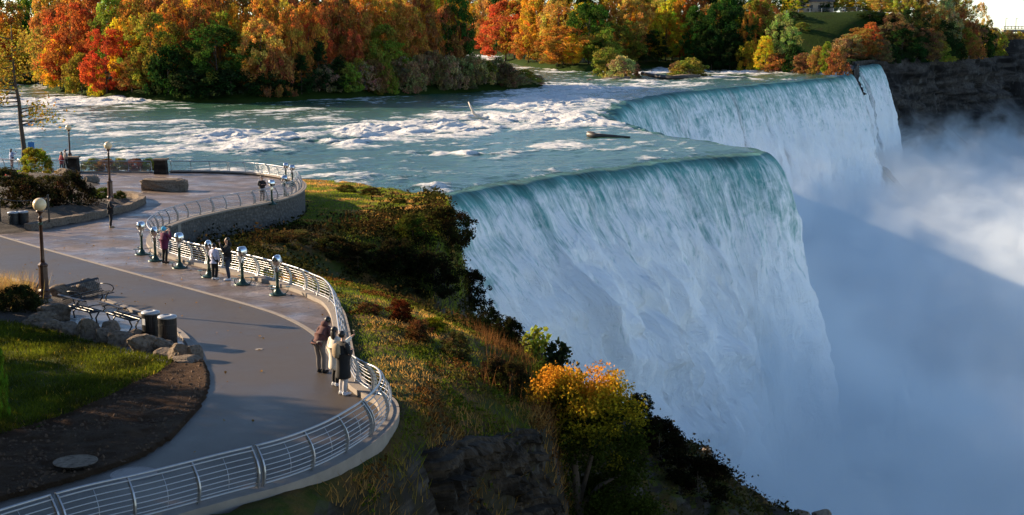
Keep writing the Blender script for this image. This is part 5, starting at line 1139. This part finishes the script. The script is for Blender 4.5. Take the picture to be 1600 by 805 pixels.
SP = [(625, 500, 52, 34, (.20, .045, .02), 'red-leaved shrub at the top of the slope, left of the yellow one'), (575, 490, 44, 20, (.26, .12, .05), 'low russet shrub close to the guardrail on the slope'), (677, 520, 46, 28, (.26, .22, .02), 'bright yellow flowering shrub on the sunlit slope'), (655, 535, 52, 40, (.22, .10, .04), 'russet shrub below the yellow one'), (710, 555, 56, 40, (.16, .10, .05), 'brown shrub right of the yellow one'),
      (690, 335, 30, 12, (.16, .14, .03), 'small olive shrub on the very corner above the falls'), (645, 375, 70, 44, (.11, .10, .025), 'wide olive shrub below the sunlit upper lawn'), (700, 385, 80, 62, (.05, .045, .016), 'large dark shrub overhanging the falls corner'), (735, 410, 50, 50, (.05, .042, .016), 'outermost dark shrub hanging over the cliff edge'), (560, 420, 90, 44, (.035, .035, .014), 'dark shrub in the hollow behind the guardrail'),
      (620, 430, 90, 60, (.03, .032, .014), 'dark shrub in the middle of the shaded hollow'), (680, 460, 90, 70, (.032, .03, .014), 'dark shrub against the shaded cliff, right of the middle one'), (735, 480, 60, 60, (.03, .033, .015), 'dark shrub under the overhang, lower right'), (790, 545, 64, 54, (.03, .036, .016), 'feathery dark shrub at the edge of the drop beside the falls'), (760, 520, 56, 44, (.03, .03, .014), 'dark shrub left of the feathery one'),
      (455, 385, 90, 26, (.16, .13, .045), 'dry sunlit shrub lying beyond the row of viewers'), (520, 400, 80, 34, (.07, .06, .022), 'dull olive shrub right of the dry sunlit one'), (540, 300, 34, 12, (.13, .11, .03), 'small shrub on the riverbank by the upper lawn'), (580, 305, 36, 12, (.14, .09, .03), 'second small shrub along the riverbank by the upper lawn'), (625, 318, 30, 10, (.13, .12, .03), 'third small shrub along the riverbank, nearest the falls'),
      (940, 600, 50, 34, (.02, .026, .012), 'dark shrub peeking out behind the top of the orange maple'), (1000, 650, 46, 40, (.02, .026, .013), 'dark shrub right behind the orange maple'), (800, 620, 60, 60, (.07, .05, .022), 'brown shrub left of the orange maple'), (770, 600, 60, 50, (.10, .065, .03), 'dry brown shrub on the slope above the rock outcrop'), (850, 610, 40, 50, (.10, .10, .025), 'olive shrub between the maple and the falls'),
      (1090, 770, 110, 60, (.022, .02, .010), 'dark shrub low on the hillside above the gorge'), (1030, 720, 100, 70, (.024, .022, .010), 'dark shrub on the hillside right of the maple')]
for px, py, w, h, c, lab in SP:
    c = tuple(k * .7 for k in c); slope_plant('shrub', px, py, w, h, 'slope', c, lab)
# two leggy young plants against the falls
for px, py, top, c, lab in ((838, 600, 512, (.20, .22, .03), 'tall young plant with big pale leaves against the falls'), (870, 600, 535, (.02, .03, .012), 'thin dark young tree against the falls, right of the pale-leaved plant')):
    d = 58.0; b = at(px, py, d); tp = at(px, top, d); r = thing('young_tree', lab, 'tree', b); H = tp.z - b.z; rg = np.random.default_rng(int(px)); m = MB(); C = []
    for k in range(4):
        x = (k - 1.5) * .28; q = [Vector((0, 0, -.5)), Vector((x * .5, 0, H * .5)), Vector((x, .1 * k, H * (1 - .12 * abs(k - 1.5))))]; m.tube(q, [.03, .02, .008], 5)
        for t in np.linspace(.25, 1, 15): p = q[1].lerp(q[2], (t - .5) * 2) if t > .5 else q[0].lerp(q[1], t * 2); C.append(np.array(p) + rg.normal(size=(5, 3)) * .13)
    m.build('stem', M['bark'], r, True); C = np.concatenate(C); V, F = quads(C, rg.uniform(.14, .26, len(C)), rg, 1.2); o = link('foliage', mesh_np(V, F, False, tint=tints(len(C), rg)), M['leaf'], r); o.color = (*c, 1)
# yellow-green shrub and grass plume cut by the left picture edge
near('shrub', 0, 660, 36, 120, 'leafy', (.20, .22, .03), 'yellow-green leafy shrub cut by the left picture edge')
p = onW(4, 478); rg = np.random.default_rng(5); C = np.array(p) + rg.normal(size=(1500, 3)) * np.array([.55, .5, .0]); V, F = blades(C, rg.uniform(.5, 1.35, 1500), rg, .012, .32)
o = link('plume_grass', mesh_np(V, F, False, tint=tints(1500, rg, 4)), M['leaf']); o.color = (.36, .25, .10, 1); tag(o, 'tall tan plume grass at the left picture edge above the boulders', 'ornamental grass')
near('bush', 28, 490, 70, 44, 'hedge', (.05, .055, .02), 'low dark green bush in front of the plume grass'); near('bush', 50, 486, 30, 16, 'slope', (.06, .065, .02), 'small low bush at the foot of the near lamp')
# trees of the park left of the picture: they throw the shade lying over the near lawn and path; the last few are added to block sky light and deepen it
for k, (x, y, w, h) in enumerate([(-31, 41.2, 11, 15), (-42, 44.6, 14, 19), (-24, 34.5, 9, 13), (-34, 34, 12, 17), (-20, 25, 9, 13), (-28, 24, 12, 16), (-17, 13, 10, 15), (-25, 13, 11, 17), (-38, 22, 12, 17), (-14, 4, 10, 16)]):
    plant('park_tree', (x, y, Wz(x, y)), w, h, 'round', 'olive', 'broad unseen park tree standing left of the picture, shading the near path', 'tree', 'park trees shading the path')
plant('park_bush', (-22.5, 49.0, Wz(0, 50)), 5.4, 4.4, 'hedge', (.10, .10, .03), 'tall clipped bush left of the picture, shading the lawn by the rocks', 'shrub', None, False)

# ------------------------------------------------------------------ ground cover (uncountable)
def scatter(n, x0, x1, y0, y1, keepf, r):
    X = r.uniform(x0, x1, n); Y = r.uniform(y0, y1, n); u = sdist(CLIFF[::3], X, Y)[0]; m = keepf(X, Y, u, r); X, Y, u = X[m], Y[m], u[m]; return X, Y, u
deckP = np.array([p[:2] for p in deck])
def offdeck(X, Y): return ~inpoly(deckP, X, Y) & (np.abs(sdist(allrail[::4], X, Y)[0]) > .45)
rg = np.random.default_rng(77); LP_ = np.array([p[:2] for p in lawn_poly]); mulb = simple('clod_brown', (.10, .055, .028), .95, 0, .6, 3)
# leafy undergrowth over the shaded slopes
def kf(X, Y, u, r):
    dens = np.where(Y < 56, sstep(-.6, 2.0, u) * .8 * sstep(43, 48, Y), sstep(-8, -1, u)); dens = np.maximum(dens, sstep(58, 66, Y) * (1 - sstep(90, 96, Y)) * sstep(-19, -10, X)); dens = dens * (1 - .75 * sstep(98, 104, Y) * (u < -1.5)); dens = dens * (1 - sstep(16, 30, u))
    return (r.random(len(X)) < dens) & offdeck(X, Y) & (fbm(X * .25, Y * .25, 0, 3, 51) > -.25)
X, Y, u = scatter(26000, -20, 26, 30, 116, kf, rg); Zg = terrain(X[None], Y[None])[0]
per = 11; hgt = (.25 + .5 * np.clip(fbm(X * .4, Y * .4, 0, 3, 52) + .35, 0, 1)) * np.where(Y < 56, .55, 1.0); C = np.repeat(np.stack([X, Y, Zg + hgt * .4], 1), per, 0) + rg.normal(size=(len(X) * per, 3)) * np.repeat(np.stack([.22 + 0 * hgt, .22 + 0 * hgt, hgt * .5], 1), per, 0)
V, F = quads(C, rg.uniform(.07, .17, len(C)) * np.clip(C[:, 1] / 75, .45, 1.1), rg, 1.5, .4)
cz = fbm(C[:, 0] * .3, C[:, 1] * .3, 0, 3, 53); base = np.where((cz > .12)[:, None], np.array([.045, .03, .012]), np.where((cz < -.18)[:, None], np.array([.036, .036, .010]), np.array([.018, .02, .007])))
tag(link('undergrowth', mesh_np(V, F, False, tint=np.repeat(base * rg.uniform(.5, 1.6, (len(C), 1)), 4, 0)), M['leafc']), 'dark tangled undergrowth over the cliff slopes', 'undergrowth', kind='stuff')
# dry and green grass on the shoulder and the upper lawn
def kg(X, Y, u, r): return (u < 1.5) & offdeck(X, Y) & (X > -21) & ((Y < 66) | (Y > 84)) & (sdist(BANK[::3], X, Y)[0] > .3) & (r.random(len(X)) < np.where(Y < 66, .8, 1))
X, Y, u = scatter(240000, -19, 2.5, 29, 128, kg, rg); Zg = terrain(X[None], Y[None])[0]; g = fbm(X * .55, Y * .55, 0, 4, 54); dryf = sstep(.02, .42, g + .25 * sstep(-3.5, 0, u) * (Y < 66))
V, F = blades(np.stack([X, Y, Zg - .02], 1), rg.uniform(.06, .16, len(X)) * (1 + 2.2 * sstep(-1.6, .8, u)), rg, .014, .5)
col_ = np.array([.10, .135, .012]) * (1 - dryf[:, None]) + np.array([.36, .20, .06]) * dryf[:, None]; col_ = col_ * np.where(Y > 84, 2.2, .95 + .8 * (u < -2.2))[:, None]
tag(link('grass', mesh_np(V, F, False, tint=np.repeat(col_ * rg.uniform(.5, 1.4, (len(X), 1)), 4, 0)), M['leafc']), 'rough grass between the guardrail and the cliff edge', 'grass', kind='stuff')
# low matted weeds on the shoulder
def kw(X, Y, u, r): return (u < 1.0) & (Y < 66) & offdeck(X, Y) & (X > -16) & (fbm(X * .6, Y * .6, 0, 3, 57) > -.02 - .25 * sstep(-3, 0, u))
X, Y, u = scatter(16000, -15, 2, 30, 66, kw, rg); Zg = terrain(X[None], Y[None])[0]; C = np.repeat(np.stack([X, Y, Zg + .05], 1), 8, 0) + rg.normal(size=(len(X) * 8, 3)) * np.array([.10, .10, .05])
V, F = quads(C, rg.uniform(.03, .085, len(C)), rg, 1.6, .6); cw = fbm(C[:, 0] * .7, C[:, 1] * .7, 0, 3, 58)[:, None]; col_ = np.where(cw > .1, np.array([.11, .05, .016]), np.where(cw < -.12, np.array([.075, .10, .012]), np.array([.10, .085, .02])))
tag(link('weeds', mesh_np(V, F, False, tint=np.repeat(col_ * rg.uniform(.4, 1.5, (len(C), 1)), 4, 0)), M['leafc']), 'low matted weeds and leaf litter on the grassy shoulder', 'weeds', kind='stuff')
# fallen leaves on the paving, clods on the soil
X = rg.uniform(-22, -3, 900); Y = rg.uniform(30, 75, 900); m_ = inpoly(deckP, X, Y) & ~inpoly(LP_, X, Y) & (rg.random(900) < np.where(X < -8, .6, .25)); X, Y = X[m_], Y[m_]
V, F = quads(np.stack([X, Y, W0 + WS * Y + .03], 1), rg.uniform(.05, .10, len(X)), rg, 1.3, 3.0); tag(link('fallen_leaves', mesh_np(V, F, False, tint=np.repeat(np.array([.30, .17, .04]) * rg.uniform(.4, 1.3, (len(X), 1)), 4, 0)), M['leafc']), 'scattered fallen yellow leaves on the walkway', 'leaves', kind='stuff')
SPp = np.array([p[:2] for p in soil_poly]); X = rg.uniform(-20, -6, 9000); Y = rg.uniform(28, 43, 9000); m_ = inpoly(SPp, X, Y); X, Y = X[m_], Y[m_]; n_ = len(X)
oc = np.array([(1, 0, 0), (0, 1, 0), (-1, 0, 0), (0, -1, 0), (0, 0, 1)]); sz = rg.uniform(.02, .075, n_) * (rg.random(n_) ** .7 + .3); rot = rg.uniform(0, 6.28, n_); cs_, sn_ = np.cos(rot), np.sin(rot)
o3 = oc[None] * rg.uniform(.6, 1.3, (n_, 5, 3)); V = np.stack([X[:, None] + (o3[..., 0] * cs_[:, None] - o3[..., 1] * sn_[:, None]) * sz[:, None], Y[:, None] + (o3[..., 0] * sn_[:, None] + o3[..., 1] * cs_[:, None]) * sz[:, None], (W0 + WS * Y + .085)[:, None] + o3[..., 2] * sz[:, None] * .8 + .06 * fbm(X * 1.4, Y * 1.4, 0, 4, 21)[:, None]], -1).reshape(-1, 3)
F = (np.array([(0, 1, 4), (1, 2, 4), (2, 3, 4), (3, 0, 4)])[None] + 5 * np.arange(n_)[:, None, None]).reshape(-1, 3); o = link('soil_clods', mesh_np(V, F, False), mulb); tag(o, 'loose brown clods on the bare soil bed', 'soil clods', kind='stuff')
# tall dry stalks along the crest of the slope
def ks(X, Y, u, r): return (u > -2.0) & (u < 2.6) & (Y < 64) & (Y > 42) & offdeck(X, Y) & (r.random(len(X)) < .75)
X, Y, u = scatter(8000, -8, 4, 42, 64, ks, rg); Zg = terrain(X[None], Y[None])[0]; V, F = blades(np.stack([X, Y, Zg - .02], 1), rg.uniform(.25, .75, len(X)), rg, .012, .22)
tag(link('dry_grass', mesh_np(V, F, False, tint=np.repeat(np.array([.15, .07, .028]) * rg.uniform(.45, 1.4, (len(X), 1)), 4, 0)), M['leafc']), 'tall dry red-brown stalks along the crest of the slope', 'dry grass', kind='stuff')
# lawn blades and fallen leaves
LP = np.array([p[:2] for p in lawn_poly]); X = rg.uniform(-22, -9, 90000); Y = rg.uniform(31, 47.5, 90000); m_ = inpoly(LP, X, Y); X, Y = X[m_], Y[m_]; g = fbm(X * .9, Y * .9, 0, 3, 55)
V, F = blades(np.stack([X, Y, W0 + WS * Y + .16], 1), rg.uniform(.06, .15, len(X)), rg, .014, .5); col_ = np.array([.085, .108, .011]) * (1 + .9 * g[:, None]) * rg.uniform(.55, 1.35, (len(X), 1)); lf = rg.random(len(X)) < .012; col_[lf] = (.45, .33, .05)
tag(link('lawn_grass', mesh_np(V, F, False, tint=np.repeat(np.clip(col_, .01, 1), 4, 0)), M['leafc']), 'short bright green lawn grass with scattered yellow leaves', 'grass', kind='stuff')
# ------------------------------------------------------------------ rock outcrop in the foreground
V = []; 
ys_ = np.linspace(32.6, 42.0, 240); hs_ = np.linspace(0, 1, 150); edge_ = np.stack([np.interp(ys_, CLIFF[:, 1], CLIFF[:, 0]), ys_], 1); sS, hH = np.meshgrid(arclen(edge_), hs_)
T_ = np.gradient(edge_, axis=0); N_ = np.stack([T_[:, 1], -T_[:, 0]], 1); N_ /= np.linalg.norm(N_, axis=1)[:, None]
ztop = np.array([tz(x - .1, y) for x, y in edge_]); ztop = np.convolve(np.pad(ztop, 6, 'edge'), np.ones(13) / 13, 'valid'); drop_ = hH * 6.0
dd_ = drop_ + .12 * fbm(sS * .5, 0 * sS, 0, 2, 60); lay = np.floor(dd_ / .26 + .3 * fbm(sS * .25, drop_ * .2, 0, 2, 67)); blk = np.floor(sS / (.7 + .5 * np.abs(_h(lay, lay * 0, lay * 0, 5))) + 3 * _h(lay, lay * 0 + 1, lay * 0, 6))
led = .20 * _h(lay, lay * 0, lay * 0, 61) + .12 * _h(lay, blk, lay * 0, 62) + .6 * fbm(sS * .4, drop_ * .4, 0, 3, 63) + fbm(sS * 2.2, drop_ * 4, 0, 4, 65) * .16
en_ = sstep(0, 1.6, sS) * (1 - sstep(sS.max() - 1.4, sS.max(), sS)); o_ = np.where(hH < .015, -.9, .10 + led * sstep(-.2, .5, drop_) + drop_ * .20) - (1 - en_) * 1.6
X = edge_[None, :, 0] + N_[None, :, 0] * o_; Y = edge_[None, :, 1] + N_[None, :, 1] * o_; Z = ztop[None, :] + .10 - drop_ + .10 * fbm(sS * .8, 0 * sS, 0, 3, 64)
n, mm = X.shape; i = np.arange(n * mm).reshape(n, mm); F = np.stack([i[:-1, :-1], i[1:, :-1], i[1:, 1:], i[:-1, 1:]], -1).reshape(-1, 4)
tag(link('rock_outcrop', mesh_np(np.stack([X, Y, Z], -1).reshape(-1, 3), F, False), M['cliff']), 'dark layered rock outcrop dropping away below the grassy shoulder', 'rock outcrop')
for k, (px, py, w, h, lab) in enumerate([(1222, 806, 30, 18, 'small dark boulder at the foot of the hillside by the spray'), (1252, 806, 34, 14, 'low boulder half lost in the spray'), (1282, 806, 42, 14, 'pale-grey boulder half lost in the spray, farthest right'), (1105, 722, 34, 30, 'rounded boulder on the skyline of the dark hillside')]):
    d = 74 + 3 * k if k < 3 else 68; p = at(px, py, d); o = link('boulder', RM[k + 3]); s_ = d / FPX; o.scale = (w * s_ / 2, w * s_ / 2, h * s_ * .8); o.location = p; tag(o, lab, 'boulder', 'boulders at the foot of the slope')
# ------------------------------------------------------------------ far fences, house, visitors, bridge
def far_fence(name, label, P, h, sp, mat):
    P = np.array([(p[0], p[1], p[2]) for p in P]); P = resample(P, sp); r = thing(name, label, 'fence', tuple(P[0])); o = Vector(P[0])
    for i, p in enumerate(P): m = MB(); q = Vector(p) - o; m.box(q + Vector((0, 0, h / 2)), (.16, .16, h)); m.build('post', mat, r)
    for hh in (h, h * .62, h * .3): m = MB(); m.tube([Vector(p) - o + Vector((0, 0, hh)) for p in P], .06 if hh == h else .04, 5); m.build('rail', mat, r)
def fg(px, d, dz=0): x = ray(px, 60)[0] * d; return (x, d, float(farland(np.array([[x]]), np.array([[float(d)]]))[0, 0]) + dz)
def shore_in(px, py, inn): p = onz(px, py, 1.2); d = p.y + inn; return fg(px, d)
far_fence('promenade_fence', 'pale railing along the low bank just above the far end of the falls', [shore_in(px, fshore(px), 3.0) for px in (1100, 1140, 1180, 1220, 1260, 1300)], 1.5, 4.2, M['steel'])
far_fence('lookout_fence', 'grey railing along the top of the far hillside lawn', [fg(px, 577) for px in (1228, 1260, 1300, 1340, 1388)], 1.5, 4.5, M['steel'])
far_fence('path_fence', 'short white railing halfway up the far hillside', [fg(px, 512) for px in (1254, 1268, 1282)], 1.3, 3.0, M['white'])
p = fg(1268, 600); r = thing('park_house', 'small tan house with a sunlit gable on the far hilltop', 'house', p)
t = NT('tan_render'); tanm = simple('tan_wall', (.45, .33, .22), .85, 0, .15, 1); roofm = simple('brown_roof', (.10, .075, .06), .8, 0, .2, 1)
m = MB(); m.box((0, 0, 2.2), (15, 9, 4.4)); m.build('wall', tanm, r)
m = MB(); m.add([(-8.2, -5.3, 4.3), (8.2, -5.3, 4.3), (8.2, 0, 7.4), (-8.2, 0, 7.4), (8.2, 5.3, 4.3), (-8.2, 5.3, 4.3)], [(0, 1, 2, 3), (3, 2, 4, 5), (1, 4, 2), (0, 3, 5), (0, 5, 4, 1)]); m.build('roof', roofm, r)
for x in (-5, -1.5, 2, 5.5): m = MB(); m.box((x, -4.53, 2.2), (1.3, .1, 1.5)); m.build('window', M['black'], r)
m = MB(); m.box((7.54, 0, 1.2), (.1, 1.2, 2.3)); m.build('door', M['white'], r)
def far_person(px, d, z, lab, coat, k):
    x = ray(px, 60)[0] * d
    if k is None:
        return
    c = copy_tree(k); c.location = (x, d, z); c.rotation_euler = (0, 0, random.uniform(0, 6)); tag(c, lab, 'person', 'tiny visitors on the far side')
for px, lab, src in ((1288, 'tiny visitor in dark clothes at the far promenade fence, left of the pair', pj), (1294, 'tiny visitor in red at the far promenade fence', pi_), (1299, 'tiny visitor in pale top at the end of the far promenade fence', pe)):
    d = onz(px, fshore(px), 1.2).y + 5; far_person(px, d, fg(px, d)[2], lab, 0, src)
for px, lab, src in ((1316, 'tiny visitor sitting out on the hilltop by the lookout fence', pe), (1338, 'tiny dark visitor standing along the hilltop lookout fence', pj)):
    far_person(px, 580, fg(px, 580)[2], lab, 0, src)
# road bridge parapet at the far right with two lamp poles
B0 = fg(1566, 800); B1 = fg(1650, 800); z0 = 12.0
r = thing('road_bridge', 'pale balustraded bridge edge at the far right under the sky', 'bridge', (B0[0], B0[1], z0))
L = B1[0] - B0[0]; m = MB(); m.box((L / 2, 0, -1.0), (L, 3, 1.4)); m.build('deck', M['concrete'], r)
for hh in (1.5, .1): m = MB(); m.box((L / 2, -1.3, hh), (L, .3, .3)); m.build('parapet_rail', M['concrete'], r)
for k in range(16): m = MB(); m.box((.4 + k * (L - .8) / 15, -1.3, .8), (.35, .3, 1.2)); m.build('baluster', M['concrete'], r)
for px, dx, lab in ((1571, 795, 'thin lamp pole on the far bridge, left one'), (1587, 795, 'thin lamp pole on the far bridge, right one')):
    b = at(px, 44, dx); r = thing('lamp_pole', lab, 'lamp', b); m = MB(); m.tube([(0, 0, -3), (0, 0, 5.2)], .14, 6); m.build('pole', M['black'], r); m = MB(); m.box((.5, 0, 5.2), (1.2, .25, .2)); m.build('lantern', M['black'], r)
